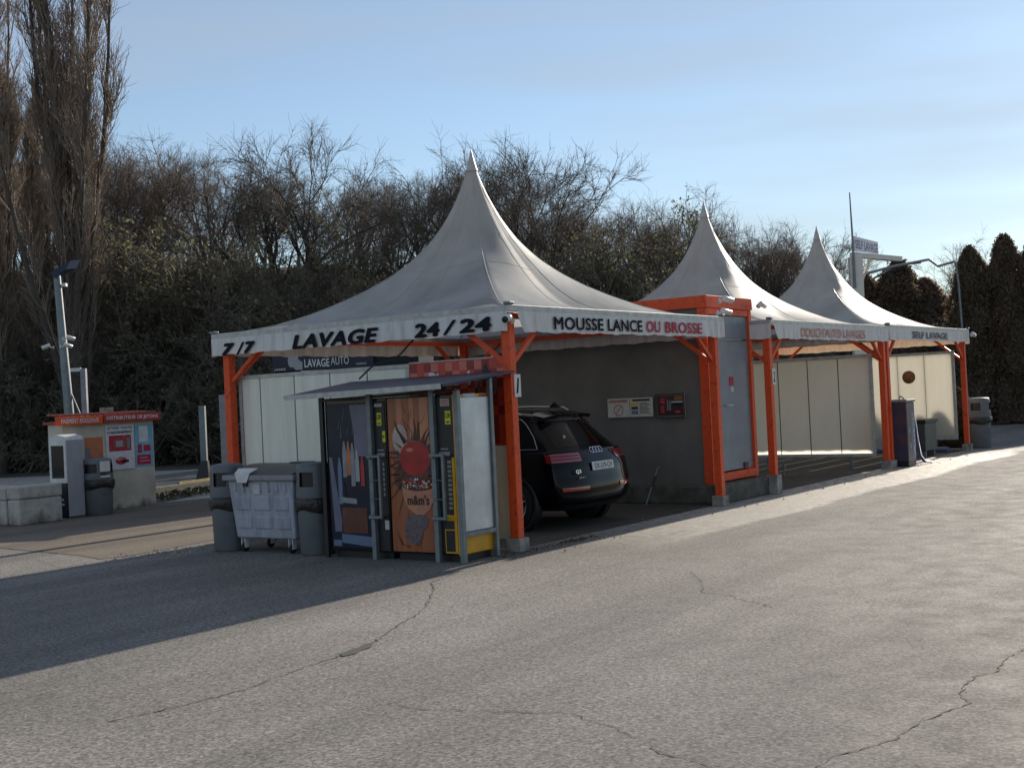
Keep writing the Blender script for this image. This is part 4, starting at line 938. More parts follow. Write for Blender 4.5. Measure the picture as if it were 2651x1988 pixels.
b.use('crimson').rect(2.18, 2.5, .78, .96, .003, FRONT(-.22, -.012, 0)).rect(2.34, 2.5, 1.02, 1.14, .003, FRONT(-.22, -.012, 0)).rect(2.2, 2.3, 1.0, 1.16, .003, FRONT(-.22, -.012, 0)); b.use('white').rect(2.24, 2.42, .9, .91, .005, FRONT(-.22, -.012, 0)).rect(2.24, 2.45, .84, .85, .005, FRONT(-.22, -.012, 0)); b.build('poster', parent=t_).location.x = -.36
b = MB().use('rust').box(.58, .96, -.014, -.002, .95, 1.34); b.use('lav').rect(.8, .9, .95, 1.15, .003, FRONT(-.22, -.014, 0)); b.build('orange_plate', parent=t_).location.x = -.12


t_ = thing('change_machine', 'pale grey payment terminal with white framed window by the kiosk', 'payment machine', 1.75, 10.58, 0, rot=.0); t_.scale = (.72, .9, 1)
MB().use('pale').box(.0, .46, -.0, .52, .02, 1.33).build('cabinet', parent=t_, bevel=.012)
b = MB().use('white'); pr = [(0, 1.331), (.52, 1.331), (.50, 1.39), (.26, 1.43), (.02, 1.39)]
b.add([(-.02, y, z) for y, z in pr]+[(.47, y, z) for y, z in pr], [(4, 3, 2, 1, 0), (5, 6, 7, 8, 9), (0, 1, 6, 5), (1, 2, 7, 6), (2, 3, 8, 7), (3, 4, 9, 8), (4, 0, 5, 9)]); b.build('cap', parent=t_)
MB().use('dkblue').box(-.022, -.001, .0, .52, .02, .60).build('lower_front', parent=t_)
b = MB().use('white')
for y0_, y1_, z0_, z1_ in ((0, .06, .6, 1.33), (.46, .52, .6, 1.33), (.06, .46, .6, .68), (.06, .46, 1.24, 1.33)): b.box(-.03, -.001, y0_, y1_, z0_, z1_)
b.build('window_frame', parent=t_, bevel=.004)
MB().use('glass').box(-.012, -.001, .06, .46, .68, 1.24).build('window', parent=t_)
b = MB().use('white').rect(-.42, -.12, .30, .33, .002, LEFT(-.022, 0, 0)).rect(-.42, -.1, .22, .25, .002, LEFT(-.022, 0, 0)); b.build('text_lines', parent=t_)

for i, (s_, t2, lab, rot, wx, wy, hh_) in enumerate(((.60, 10.25, 'stained white concrete block beside the payment machine', .0, .80, .33, .64), (.60, 10.62, 'weathered concrete block at the left edge of the view', .0, .5, 1.4, .62))):
    t_ = thing('concrete_block', lab, 'concrete block', s_, t2, 0, rot=rot, group='concrete blocks by the kiosk')
    b = MB().use('blockconc').box(0, wx, 0, wy, 0, hh_*.66); b.box(-.008, wx+.008, -.008, wy+.008, hh_*.66+.003, hh_)
    b.build('block', parent=t_, bevel=.03)


# lamp pole with solar head and two cameras
t_ = thing('lamp_post', 'grey pole with dark solar lamp head behind the kiosk', 'lamp post', world_loc=Vector((-9.62, 27, 0)))
MB().use('galv').tube([(0.06, 0, 0), (.04, 0, 1.7), (-.10, 0, 4.86)], [.12, .105, .075], 12).build('pole', parent=t_)
b = MB().use('canopy'); b.add([(-.16, -.2, 4.84), (.28, -.2, 5.08), (.34, .25, 5.14), (-.1, .25, 4.9), (-.12, -.2, 4.72), (.18, -.2, 4.9), (.24, .25, 4.96), (-.06, .25, 4.8)], [(3, 2, 1, 0), (4, 5, 6, 7), (0, 1, 5, 4), (1, 2, 6, 5), (2, 3, 7, 6), (3, 0, 4, 7)]); b.build('solar_head', parent=t_)
MB().use('white').box(.02, .1, -.06, .06, 4.55, 4.62).build('sensor', parent=t_)
MB().use('galv').tube([(.04, 0, 2.4), (.45, 0, 1.3)], .015, 6).build('stay', parent=t_)
cctv('upper white camera on the lamp pole left of the kiosk', Vector((-9.42, 26.85, 3.42)), R(20), -20)
cctv('middle white camera on the lamp pole left of the kiosk', Vector((-9.48, 26.85, 3.26)), R(30), -20)
cctv('left hand white camera on the lamp pole left of the kiosk', Vector((-9.98, 26.85, 3.26)), R(200), -20)
t_ = thing('barrier_post', 'pale grey inverted L pole behind the token kiosk', 'pole', world_loc=Vector((-9.92, 29, 0)))
MB().use('contrim').box(-.06, .06, -.06, .06, 0, 2.84).build('post', parent=t_)
MB().use('white').box(-.48, -.062, -.04, .04, 2.78, 2.86).build('arm', parent=t_)
t_ = thing('steel_post', 'plain grey steel post with dark skirt beside the back road', 'post', world_loc=Vector((-7.36, 29.6, 0)))
MB().use('galv').box(-.07, .07, -.07, .07, .4, 1.85).build('shaft', parent=t_)
b = MB().use('black'); hexa(b, -.22, .12, -.15, .15, 0, -.08, .09, -.08, .08, .55); b.build('skirt', parent=t_)
t_ = thing('side_column', 'grey column just behind the left orange post', 'column', world_loc=Vector((-4.40, 19, 0)))
MB().use('contrim').box(-.05, .09, -.06, .06, 0, 1.95).build('shaft', parent=t_)
MB().use('concrete').box(-.1, .14, -.11, .11, 0, .08).build('base', parent=t_)

# car wash building far behind, with its sign
t_ = thing('wash_building', 'dark building with lavage auto sign behind the first tent', 'building', world_loc=Vector((-4.75, 25, 0)))
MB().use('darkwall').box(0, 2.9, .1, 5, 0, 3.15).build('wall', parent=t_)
MB().use('dkblue').box(-.02, 2.0, 0, .1, 2.44, 3.1).build('sign_board', parent=t_)
MB().use('white').text('LAVAGE', .50, .165, FRONT(.62, 0, 2.49), z=.004, bold=.025).build('lettering', parent=t_)
MB().use('white').text('LAUNICE', .22, .045, FRONT(.02, 0, 2.45), z=.004, bold=.02).build('small_lettering', parent=t_)
MB().use('white').text('LAUNICE', .2, .035, FRONT(1.66, 0, 2.50), z=.004, bold=.02).build('small_lettering', parent=t_)
MB().use('white').text('AUTO', .36, .16, FRONT(1.15, 0, 2.52), z=.004).build('lettering', parent=t_)
b = MB().use('pale').disc(.36, 2.64, .07, .004, 16, FRONT(0, 0, 0), ry=.14).disc(.47, 2.56, .08, .006, 12, FRONT(0, 0, 0), ry=.12).rect(.36, .5, 2.66, 2.85, .008, FRONT(0, 0, 0)).rect(.44, .58, 2.45, 2.62, .0085, FRONT(0, 0, 0)); b.build('print', parent=t_)
MB().use('white').box(.55, 1.98, -.05, 0, 2.40, 2.425).build('light_strip', parent=t_)
MB().use('alu').box(-.02, 2.0, -.0, .1, .0, 2.39).build('shutter', parent=t_)
MB().use('roofsheet').box(-.1, 3.0, -.1, 5.1, 3.152, 3.22).build('roof', parent=t_)

# self lavage sign on gantry behind the last tent
t_ = thing('roadside_sign', 'white self lavage sign on a cream mast above the far trees', 'sign', world_loc=Vector((11.72, 42, 0)))
MB().use('cream_lit').box(-.2, .22, -.15, .15, 0, 5.85).build('mast', parent=t_, bevel=.01)
b = MB().use('signpanel'); b.add([(0, 0, 6.05), (.98, .6, 5.98), (.98, .6, 6.38), (0, 0, 6.56), (0, .04, 6.05), (.98, .64, 5.98), (.98, .64, 6.38), (0, .04, 6.56)], [(0, 1, 2, 3), (7, 6, 5, 4), (0, 4, 5, 1), (1, 5, 6, 2), (2, 6, 7, 3), (3, 7, 4, 0)]); pn = b.build('panel', parent=t_)
d_ = Vector((.98, .6, 0)).normalized()
b = MB().use('steelblue').text('SELF LAVAGE', 1.08, .30, frame((.03, .0, 6.12), d_, (0, 0, 1)), z=.02, bold=.02)
b.v = [(x, y, z-.16*x+.07-.04) for x, y, z in b.v]; b.build('lettering', parent=pn)
b = MB().use('cream_lit'); b.bar((-.1, 0, 5.93), (1.65, .4, 5.74), .28, .16); b.build('arm', parent=t_)
b = MB().use('cream_lit'); b.bar((.15, -.1, 5.0), (.55, .1, 5.78), .08); b.bar((-.6, 0, 5.3), (-.1, 0, 5.5), .05); b.build('strut', parent=t_)
MB().use('galv').tube([(-.1, -.2, 4.8), (-.1, -.2, 6.6), (-.12, -.2, 8.0)], [.05, .035, .02], 8).build('antenna', parent=t_)
t_ = thing('gantry_arm', 'long pale pipe arm with thin dark drop pole, right of the mast', 'gantry', world_loc=Vector((11.9, 41.6, 0)))
MB().use('contrim').tube([(.2, .3, 5.28), (1.0, .2, 5.45), (2.2, .1, 5.62), (2.5, .1, 5.38), (3.0, 0, 5.50), (3.06, 0, 5.42)], .045, 8).build('pipe', parent=t_)
MB().use('galv').tube([(.3, .3, 5.05), (1.2, .3, 5.5), (2.0, .3, 5.55)], .035, 8).build('rail', parent=t_)
MB().use('galv').tube([(3.06, 0, 5.45), (3.12, 0, 4.7), (3.25, 0, 0)], .04, 8).build('pole', parent=t_)

# ================================================================== TERRAIN AND TREES
def ridge(x, y):
    """height of the wooded bank behind the yard"""
    top = np.interp(x, [-80, -8, 2, 8, 14, 20, 30], [10, 8.6, 6.4, 5.0, 3.8, 1.6, .3])
    f = np.clip((y-45)/(17), 0, 1); f = f*f*(3-2*f)
    return top*f
nx, ny = 150, 60
X = np.linspace(-110, 90, nx); Y = np.concatenate([np.linspace(44, 80, 36), np.linspace(85, 300, 24)])
b = MB().use('litter'); b.smooth = True; r2 = np.random.default_rng(2)
vs = [(x, y, float(ridge(x, y))+.12*math.sin(x*1.7+y*.9)*min(1, (y-44)/6)+.02 if y > 44.5 else -.05) for y in Y for x in X]
b.add(vs, [(j*nx+i, j*nx+i+1, (j+1)*nx+i+1, (j+1)*nx+i) for j in range(len(Y)-1) for i in range(nx-1)])
o = b.build('wooded_hill'); o['kind'] = 'structure'
# verge strip in front of the thicket
o = MB().use('litter').add([(-60, 40, .012), (-8, 37.5, .012), (3, 39, .012), (3, 46, .012), (-60, 46, .012)], [(0, 1, 2, 3, 4)]).build('woodland_verge'); o['kind'] = 'structure'

def tubes(P, RAD, k):
    """P (N,n,3) polylines, RAD (N,n) radii -> verts, quads"""
    N, n, _ = P.shape
    D = np.zeros_like(P); D[:, 1:-1] = P[:, 2:]-P[:, :-2]; D[:, 0] = P[:, 1]-P[:, 0]; D[:, -1] = P[:, -1]-P[:, -2]
    D /= np.linalg.norm(D, axis=2, keepdims=True)+1e-9
    up = np.where(np.abs(D[..., 2:3]) > .9, np.array([1., 0, 0]), np.array([0, 0, 1.]))
    A = np.cross(D, up); A /= np.linalg.norm(A, axis=2, keepdims=True)+1e-9; B = np.cross(D, A)
    ang = np.arange(k)*2*np.pi/k
    V = P[:, :, None]+RAD[:, :, None, None]*(A[:, :, None]*np.cos(ang)[None, None, :, None]+B[:, :, None]*np.sin(ang)[None, None, :, None])
    base = (np.arange(N)[:, None, None]*n+np.arange(n-1)[None, :, None])*k
    j = np.arange(k)[None, None, :]; j2 = (j+1) % k
    Q = np.stack([base+j, base+j2, base+k+j2, base+k+j], -1).reshape(-1, 4)
    return V.reshape(-1, 3), Q
def grow(rg, pos, dirs, L, r0, r1, nseg, wob, trop):
    N = len(pos); P = np.zeros((N, nseg+1, 3)); P[:, 0] = pos; d = dirs.copy()
    for i in range(nseg):
        d = d+rg.normal(0, wob, (N, 3)); d[:, 2] += trop; d /= np.linalg.norm(d, axis=1, keepdims=True)
        P[:, i+1] = P[:, i]+d*(L/nseg)[:, None]
    f = np.linspace(0, 1, nseg+1)[None]; RAD = r0[:, None]*(1-f)+r1[:, None]*f
    return P, RAD
def child(rg, P, RAD, m, fmin, fmax, ang, angv, bias=None):
    N, n, _ = P.shape; f = rg.uniform(fmin, fmax, (N, m)); idx = np.minimum((f*(n-1)).astype(int), n-2); fr = f*(n-1)-idx
    a = np.arange(N)[:, None]; p = P[a, idx]*(1-fr[..., None])+P[a, idx+1]*fr[..., None]
    d = P[a, idx+1]-P[a, idx]; d /= np.linalg.norm(d, axis=2, keepdims=True)+1e-9
    rn = rg.normal(0, 1, d.shape); rn -= d*(rn*d).sum(2, keepdims=True); rn /= np.linalg.norm(rn, axis=2, keepdims=True)+1e-9
    th = rg.normal(ang, angv, (N, m))[..., None]; nd = d*np.cos(th)+rn*np.sin(th)
    rr = RAD[a, idx]*(1-fr)+RAD[a, idx+1]*fr
    return p.reshape(-1, 3), nd.reshape(-1, 3), rr.reshape(-1), f.reshape(-1)
def np_mesh(name, V, Q, m, idx=None):
    me = bpy.data.meshes.new(name); me.vertices.add(len(V)); me.vertices.foreach_set('co', np.asarray(V, np.float32).ravel())
    Q = np.asarray(Q, np.int32); me.loops.add(Q.size); me.loops.foreach_set('vertex_index', Q.ravel())
    me.polygons.add(len(Q)); me.polygons.foreach_set('loop_start', np.arange(0, Q.size, Q.shape[1], dtype=np.int32))
    for q in (m if isinstance(m, list) else [m]): me.materials.append(MT[q])
    if idx is not None: me.polygons.foreach_set('material_index', idx)
    me.update(calc_edges=True); me.validate(); return me
def join(parts):
    V = []; Q = []; n = 0
    for v, q in parts: V.append(v); Q.append(q+n); n += len(v)
    return np.concatenate(V), np.concatenate(Q)
def leaves(rg, C, size, squash=1.):
    """small quads at points C"""
    N = len(C); a = rg.normal(0, 1, (N, 3)); a /= np.linalg.norm(a, axis=1, keepdims=True); b_ = rg.normal(0, 1, (N, 3)); b_ -= a*(a*b_).sum(1, keepdims=True); b_ /= np.linalg.norm(b_, axis=1, keepdims=True)
    s = size*rg.uniform(.5, 1.4, (N, 1)); V = np.stack([C-a*s-b_*s*.4, C+b_*s*-.2+a*s*.2-b_*s*.3, C+a*s+b_*s*.5, C-a*s*.1+b_*s*.6], 1).reshape(-1, 3)
    return V, np.arange(N*4).reshape(-1, 4)

def bare_tree(seed, H=11.5, spread=1.0, nl=9, dens=1.0, fork=.25, base_r=.20):
    rg = np.random.default_rng(seed)
    P0, R0_ = grow(rg, np.zeros((1, 3)), np.array([[rg.normal(0, .05), rg.normal(0, .05), 1.]]), np.array([H*.62]), np.array([base_r]), np.array([base_r*.35]), 10, .05, .03)
    p, d, r_, f = child(rg, P0, R0_, nl, fork, .98, .62*spread, .16); L = H*(.52-.24*f)*rg.uniform(.85, 1.15, len(f))
    P1, R1 = grow(rg, p, d, L, r_*.62, r_*.16, 9, .12, .055)
    trunk = join([tubes(P0, R0_, 8), tubes(P1, R1, 6)])
    p, d, r_, f = child(rg, P1, R1, int(6*dens), .22, 1, .62*spread, .2); L2 = H*.20*(1.15-.5*f)*rg.uniform(.6, 1.3, len(f))
    P2, R2 = grow(rg, p, d, L2, np.maximum(r_*.6, .018), np.full(len(f), .010), 6, .17, .035)
    p, d, r_, f = child(rg, P2, R2, int(7*dens), .15, 1, .65, .22); L3 = H*.10*(1.15-.4*f)*rg.uniform(.6, 1.3, len(f))
    P3, R3 = grow(rg, p, d, L3, np.maximum(r_*.55, .011), np.full(len(f), .006), 4, .2, .03)
    p, d, r_, f = child(rg, P3, R3, int(8*dens), .1, 1, .6, .22); L4 = H*.05*rg.uniform(.5, 1.4, len(f))
    P4, R4 = grow(rg, p, d, L4, np.full(len(f), .006), np.full(len(f), .0035), 3, .2, .03)
    crown = join([tubes(P2, R2, 4), tubes(P3, R3, 3), tubes(P4, R4, 3)])
    return np_mesh('trunk', *trunk, 'bark'), crown
def poplar(seed, H=18):
    rg = np.random.default_rng(seed)
    P0, R0_ = grow(rg, np.zeros((1, 3)), np.array([[0, 0, 1.]]), np.array([H*.95]), np.array([.30]), np.array([.03]), 16, .025, .05)
    p, d, r_, f = child(rg, P0, R0_, 8, .03, .38, .26, .06); L = H*.60*(1.15-f)*rg.uniform(.8, 1.15, len(f))
    P1, R1 = grow(rg, p, d, L, np.full(len(f), .12), np.full(len(f), .02), 14, .035, .13)
    trunk = join([tubes(P0, R0_, 8), tubes(P1, R1, 6)])
    parts = []
    p, d, r_, f = child(rg, P0, R0_, 80, .12, .97, .34, .1); L = H*.12*(1.1-.45*f)*rg.uniform(.6, 1.25, len(f))
    Pa, Ra = grow(rg, p, d, L, np.full(len(f), .028), np.full(len(f), .012), 8, .06, .16)
    p, d, r_, f = child(rg, P1, R1, 24, .12, .98, .36, .12); L = H*.085*(1.1-.4*f)*rg.uniform(.5, 1.25, len(f))
    Pb, Rb = grow(rg, p, d, L, np.full(len(f), .024), np.full(len(f), .010), 8, .06, .15)
    PP = np.concatenate([Pa, Pb]); RB = np.concatenate([Ra, Rb]); parts.append(tubes(PP, RB, 4))
    p, d, r_, f = child(rg, PP, RB, 10, .1, 1, .34, .12); L = H*.04*rg.uniform(.5, 1.4, len(f))
    P3, R3 = grow(rg, p, d, L, np.full(len(f), .010), np.full(len(f), .006), 5, .1, .12); parts.append(tubes(P3, R3, 3))
    p, d, r_, f = child(rg, P3, R3, 5, .1, 1, .4, .18); L = H*.022*rg.uniform(.5, 1.5, len(f))
    P4, R4 = grow(rg, p, d, L, np.full(len(f), .007), np.full(len(f), .004), 3, .12, .1); parts.append(tubes(P4, R4, 3))
    return np_mesh('trunk', *trunk, 'bark'), join(parts)
def shrub(seed, H=4.5, stems=14, leafy=9000, lsize=.045, ang=.42, arch=-.02):
    rg = np.random.default_rng(seed); N = stems
    az = rg.uniform(0, 6.28, N); th = np.abs(rg.normal(ang, .2, N)); d = np.stack([np.cos(az)*np.sin(th), np.sin(az)*np.sin(th), np.cos(th)], 1)
    P0, R0_ = grow(rg, rg.normal(0, .35, (N, 3))*np.array([1, 1, 0]), d, H*rg.uniform(.6, 1.05, N), np.full(N, .045), np.full(N, .012), 8, .1, arch)
    p, d, r_, f = child(rg, P0, R0_, 10, .1, 1, .75, .25); P1, R1 = grow(rg, p, d, H*.30*rg.uniform(.5, 1.3, len(f)), np.full(len(f), .016), np.full(len(f), .008), 6, .16, .03)
    p, d, r_, f = child(rg, P1, R1, 8, .1, 1, .75, .3); P2, R2 = grow(rg, p, d, H*.13*rg.uniform(.5, 1.4, len(f)), np.full(len(f), .009), np.full(len(f), .006), 4, .22, .0)
    p, d, r_, f = child(rg, P2, R2, 4, .1, 1, .8, .3); P3, R3 = grow(rg, p, d, H*.055*rg.uniform(.5, 1.4, len(f)), np.full(len(f), .007), np.full(len(f), .004), 2, .25, .0)
    st = tubes(P0, R0_, 5); cr = join([tubes(P1, R1, 4), tubes(P2, R2, 3), tubes(P3, R3, 3)])
    pts = P3.reshape(-1, 3); k = rg.choice(len(pts), min(leafy, len(pts)), replace=False) if leafy else np.zeros(0, int)
    lf = leaves(rg, pts[k]+rg.normal(0, .03, (len(k), 3)), lsize)
    return st, cr, lf

def put_tree(name, label, cat, trunk_me, crown_me, loc, s=1., rz=0., group=None, sz=None):
    o = bpy.data.objects.new(name, None); COL.objects.link(o); o.location = loc; o.rotation_euler = (0, 0, rz); o.scale = (s, s, sz or s)
    tag(o, label, cat, group)
    for n_, me in (('trunk', trunk_me), ('crown', crown_me)):
        c = bpy.data.objects.new(n_, me); COL.objects.link(c); c.parent = o
    return o

BT = []; TOPZ = []
for i, (kw, cm) in enumerate((({'seed': 12, 'nl': 14}, 'twig'), ({'seed': 27, 'nl': 13, 'spread': 1.1, 'fork': .3}, 'twig'), ({'seed': 35, 'nl': 14, 'dens': 1.0, 'spread': .8}, 'redtwig'), ({'seed': 48, 'nl': 15, 'fork': .15}, 'twig'), ({'seed': 53, 'nl': 13, 'dens': 1.05, 'spread': .9}, 'redtwig'))):
    tm, cr = bare_tree(**kw); TOPZ.append(float(np.quantile(cr[0][:, 2], .9997))); BT.append((tm, np_mesh('crown', *cr, cm)))
# (x, y, height, variant, label)
TREES = [
 (-20.5, 50, 13.8, 3, 'bare tree behind the two tall poplars, far left'), (-17.2, 53, 13.6, 1, 'bare tree filling the gap just right of the tall poplar'),
 (-14.6, 52, 13.0, 2, 'dense reddish bare tree left of the budding hawthorn top'), (-12.6, 55, 13.8, 4, 'dense reddish bare tree, second right of the poplars'),
 (-10.8, 51, 13.0, 3, 'dark bare tree above the green hawthorn'), (-8.2, 52, 14.2, 0, 'wide open bare tree standing highest left of the tent peak'),
 (-6.6, 57, 12.5, 4, 'low dense bare tree left of the nearest tent slope'), (-4.9, 53, 12.2, 1, 'slender bare tree over the left slope of the nearest tent'),
 (-3.1, 52, 13.0, 3, 'bare tree just left of the nearest tent peak'), (-1.6, 56, 12.8, 2, 'reddish bare tree directly behind the nearest tent peak'),
 (-.1, 52, 12.8, 1, 'bare tree just right of the nearest tent peak'), (2.0, 51, 13.3, 0, 'large bare tree with spreading crown right of the nearest tent peak'),
 (3.6, 56, 11.3, 4, 'dense bare tree in the dip right of the large bare tree'), (5.3, 52, 10.3, 2, 'domed brushy bare tree left of the second tent peak'),
 (6.7, 54, 10.3, 4, 'brushy bare tree close beside the second tent peak, left'), (8.1, 52, 9.5, 2, 'brushy bare tree behind the second tent peak'),
 (9.6, 54, 9.5, 4, 'reddish brushy tree right of the second tent peak'), (10.9, 52, 8.6, 2, 'low reddish brushy tree between the second and third peaks'),
 (12.2, 54, 8.6, 4, 'low brushy tree left of the third tent peak'), (14.6, 58, 8.8, 1, 'pale thin bare tree behind the self lavage sign'),
 (16.6, 60, 8.2, 0, 'pale thin bare tree right of the self lavage sign'), (-24, 54, 14.5, 1, 'bare tree at the far left edge behind the poplars'),
 (-18.8, 57, 14.2, 2, 'reddish tree deep behind the tall poplar'), (22.0, 62, 8.8, 3, 'thin bare tree showing between the dark conifers')]
for i, (x, y, h, k, lab) in enumerate(TREES):
    z = float(ridge(x, y)) - .2; s = (h-z)/11.0 if False else (h*1.02)/11.5
    # trees stand on the bank, so their own height is what is left below the measured top
    own = max(6., h-z*.45); zz = h-own
    if -5.5 < x < 6: own *= .95
    put_tree('bare_tree', lab, 'tree', *BT[k], (x, y, min(zz, z)), own/TOPZ[k], i*1.3, 'bare trees of the wood behind the car wash', sz=own/TOPZ[k])
r_ = random.Random(31)
for i, x in enumerate(np.arange(-27, 13, 2.1)):
    h = float(np.interp(x, [-27, -14, -6, 2, 8, 13], [14.5, 13.6, 12.6, 11.8, 9.3, 8.2]))*r_.uniform(.9, 1.0); z = float(ridge(x, 63))-.2; k = (0, 3, 1, 4, 3, 0)[i % 6]
    put_tree('bare_tree', 'bare tree deep in the wood behind the front row of trees', 'tree', *BT[k], (x+r_.uniform(-.6, .6), 63+r_.uniform(-1.5, 1.5), z), (h-z+1.4)/TOPZ[k]*1.05, i*2.3, 'bare trees deep in the wood', sz=(h-z+1.4)/TOPZ[k])
PP1, PC1 = poplar(5, 19); PC1m = np_mesh('crown', *PC1, 'poptwig')
PP2, PC2 = poplar(9, 18); PC2m = np_mesh('crown', *PC2, 'poptwig')
put_tree('poplar_tree', 'tall poplar with several dark leaders, right of the two', 'poplar', PP1, PC1m, (-13.9, 40, 0), 1.12, .4, 'tall bare poplars behind the kiosk')
put_tree('poplar_tree', 'tall poplar cut by the left edge of the view', 'poplar', PP2, PC2m, (-16.7, 40.5, 0), 1.08, 2.6, 'tall bare poplars behind the kiosk')
put_tree('poplar_tree', 'slim poplar standing behind and between the two large ones', 'poplar', PP2, PC2m, (-15.9, 43.5, 0), .8, .9, 'tall bare poplars behind the kiosk')

SH = [shrub(61, 4.6, 16, 9000, .05), shrub(72, 4.2, 18, 5000, .045, .5), shrub(83, 3.6, 20, 7000, .045, .6, -.05)]
def shrub_obj(name, label, k, loc, s, rz, group=None, leafm='leaf'):
    st, cr, lf = SH[k]; key = 'sh%d' % k
    if key not in MT:
        c_ = join([cr, lf]); idx = np.concatenate([np.zeros(len(cr[1]), np.int32), np.ones(len(lf[1]), np.int32)])
        MT[key] = (np_mesh('stems', *st, 'bark'), np_mesh('crown', *c_, ['twig', 'leaf'], idx))
    return put_tree(name, label, 'shrub', MT[key][0], MT[key][1], loc, s, rz, group)
HAW = [(-12.4, 44, 1.6, 1.5, 0, 'tall round hawthorn budding pale green beside the poplar'), (-10.8, 43.5, .8, 1.35, 1, 'budding hawthorn right of the tallest green one'),
       (-8.7, 45, 1.6, 1.35, 0, 'greenish bush under the wide open bare tree'), (-6.2, 44, 1.2, 1.2, 1, 'greenish bush left of the white tent slope'), (-16.6, 43, .5, 1.3, 2, 'budding bush between the two poplars'),
       (4.2, 46, 2.2, 1.25, 0, 'leafy bush right of the nearest tent slope'), (-3.6, 46, 2.2, 1.3, 2, 'leafy bush hidden behind the nearest tent')]
for i, (x, y, z, s, k, lab) in enumerate(HAW): shrub_obj('hawthorn_bush', lab, k, (x, y, z), s, i*2.1, 'budding bushes at the edge of the wood')
# the thicket: one mass of undergrowth
rg = np.random.default_rng(77); Vs = []; Qs = []; Is = []; n0 = 0
small = [shrub(91, 3.4, 9, 1700, .06, .5, -.03), shrub(92, 3.0, 10, 900, .05, .65, -.06), shrub(93, 3.8, 8, 400, .05, .4, 0)]
spots = []
for x in np.arange(-24, 16, 1.35):
    for y in (41.5, 45, 49, 54):
        if x > 6 and y < 45: continue
        if y == 41.5 and x > -5: continue
        spots.append((x+rg.normal(0, .5), y+rg.normal(0, .7)))
for (x, y) in spots:
    st, cr, lf = small[rg.integers(3)]; c_ = join([st, cr, lf]); s = rg.uniform(.75, 1.3); a = rg.uniform(0, 6.28)
    z = max(0, float(ridge(x, y))-.2); ca, sa = math.cos(a), math.sin(a)
    V = c_[0]*s; V = np.stack([V[:, 0]*ca-V[:, 1]*sa+x, V[:, 0]*sa+V[:, 1]*ca+y, V[:, 2]+z], 1)
    Vs.append(V); Qs.append(c_[1]+n0); n0 += len(V)
    Is.append(np.concatenate([np.zeros(len(st[1])+len(cr[1]), np.int32), np.ones(len(lf[1]), np.int32)]))
me = np_mesh('thicket', np.concatenate(Vs), np.concatenate(Qs), ['twig', 'leaf'], np.concatenate(Is))
o = bpy.data.objects.new('thicket', me); COL.objects.link(o); tag(o, 'dark tangled undergrowth of twigs and buds below the wood', 'undergrowth', kind='stuff')

def conifer(seed, H, Rr, N=24000, shape=1.0):
    rg = np.random.default_rng(seed)
    f = rg.uniform(0, 1, N)**.8; az = rg.uniform(0, 6.28, N)
    lump = 1+.16*np.sin(az*3+f*9+seed)+.12*np.sin(az*5-f*17)+.10*np.sin(az*2+f*31)
    rad = Rr*np.interp(f, [0, .12, .5, .8, .93, 1], [.85, 1, .88, .58, .30, .04])*lump*np.sqrt(rg.uniform(.62, 1.08, N))
    C = np.stack([np.cos(az)*rad, np.sin(az)*rad, .15+f*(H-.15)+rg.normal(0, .05, N)], 1)
    lf = leaves(rg, C+np.stack([np.cos(az), np.sin(az), 0*az], 1)*np.abs(rg.normal(0, .07, N))[:, None], .06)
    # lumpy core
    na, nf = 20, 24; A_, Fv = np.meshgrid(np.arange(na)*2*np.pi/na, np.linspace(0, 1, nf)); lm = 1+.16*np.sin(A_*3+Fv*9+seed)+.12*np.sin(A_*5-Fv*17)
    rr = .74*Rr*np.interp(Fv, [0, .12, .5, .8, .93, 1], [.85, 1, .88, .58, .30, .02])*lm
    V = np.stack([np.cos(A_)*rr, np.sin(A_)*rr, .1+Fv*(H-.3)], -1).reshape(-1, 3)
    Q = np.array([(i*na+j, i*na+(j+1) % na, (i+1)*na+(j+1) % na, (i+1)*na+j) for i in range(nf-1) for j in range(na)])
    b = MB().tube([(0, 0, 0), (0, 0, H*.8)], [.14, .03], 8)
    tr = bpy.data.meshes.new('trunk'); tr.from_pydata([tuple(v) for v in b.v], [], b.f); tr.materials.append(MT['bark'])
    return tr, join([(V, Q), lf])
CF = []
for sd, m in ((1, 'conifer'), (2, 'conifer'), (3, 'conifer2')):
    tr, cr = conifer(sd, 6.2, 1.15); CF.append((tr, np_mesh('crown', *cr, m)))
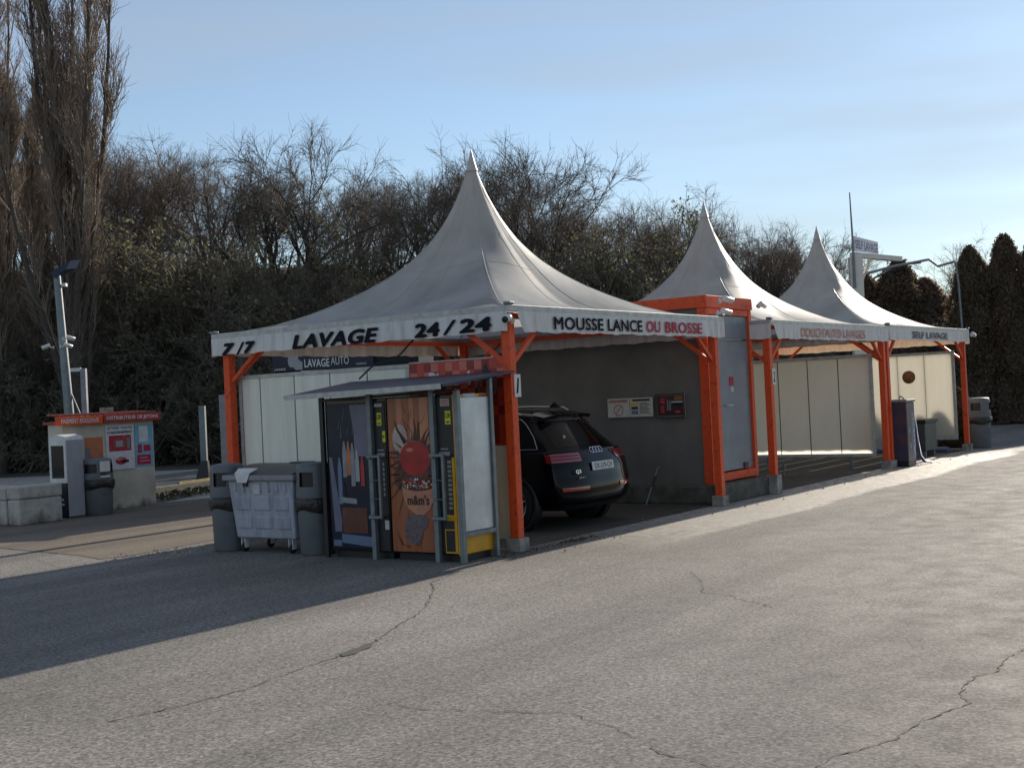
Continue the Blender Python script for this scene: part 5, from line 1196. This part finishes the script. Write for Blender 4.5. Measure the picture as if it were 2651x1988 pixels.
CON = [(15.75, 42.5, .78, .97, 0, 'dark conifer, left one of the tall group at the right edge'), (16.85, 42.2, .8, 1.02, 1, 'dark conifer, second and tallest of the right edge group'), (18.0, 42.5, .85, 1.0, 0, 'dark conifer cut by the right edge of the view'),
       (19.4, 42.0, 1.1, 1.02, 1, 'dark conifer just outside the right edge'), (21.6, 42.5, 1.2, 1.0, 0, 'second dark conifer outside the right edge'), (24.2, 42.5, 1.2, 1.0, 1, 'third dark conifer outside the right edge'),
       (15.5, 46.5, 1.1, .86, 2, 'brownish rounded conifer behind the far tent corner'), (14.4, 46.0, 1.1, .97, 0, 'broad dark conifer below the end of the pipe arm'), (13.3, 47.0, 1.1, .93, 2, 'brownish conifer behind the pipe arm'), (12.3, 48.0, 1.0, .84, 2, 'brownish conifer right of the cream mast'),
       (10.9, 48.5, .9, .84, 1, 'dark conifer left of the cream mast'), (17.3, 46, 1.2, .74, 2, 'low brown conifer between the taller dark ones'), (9.4, 49, .9, .8, 0, 'small dark conifer left of the third tent peak'), (16.3, 49, 1.3, .8, 1, 'low dark conifer filling the gap behind the others'), (19.5, 47, 1.5, .8, 2, 'wide low brown conifer behind the right edge group')]
for i, (x, y, sx, szz, k, lab) in enumerate(CON):
    o = put_tree('conifer_tree', lab, 'conifer', *CF[k], (x, y, 0), sx, i*1.9, 'conifers standing behind the far tents', sz=szz)
for i, (s_, t2, sz_) in enumerate(((18.75, 1.05, .19), (18.7, 3.2, .2), (19.2, .62, .23))):
    put_tree('round_bush', ('small round bush just behind the sunlit end wall', 'lowest round bush behind the sunlit end wall', 'largest round bush behind the sunlit end wall')[i], 'bush', *CF[0], W(s_, t2, 0), sz_*1.5, i, 'bushes behind the end wall', sz=sz_)
# weeds by the kiosk
rg = np.random.default_rng(6); n = 450; x = rg.uniform(4.3, 7.2, n); y = 11.75+(x-4.3)*.27+rg.normal(0, .12, n); h = rg.uniform(.03, .16, n)
c2 = rg.uniform(0, 1, n); P = np.stack([CX+x*ax-y*ay, CY+x*ay+y*ax, np.zeros(n)], 1)
V, Q = leaves(rg, P+np.stack([0*h, 0*h, h], 1), .045)
o = bpy.data.objects.new('weeds', np_mesh('weeds', V, Q, 'grass')); COL.objects.link(o); tag(o, 'low green weeds along the kerb right of the kiosk', 'weeds', kind='stuff')
V, Q = leaves(rg, np.array([W(1.0-.0+rg.normal(0, .25) if k % 3 else rg.uniform(-.5, .4), -.12+rg.normal(0, .05)-.0, abs(rg.normal(0, .012))) for k in range(260)]), .014)
o = bpy.data.objects.new('moss_tufts', np_mesh('moss_tufts', V, Q, 'grass')); COL.objects.link(o); tag(o, 'tiny moss tufts around the first post footing', 'moss', kind='stuff')
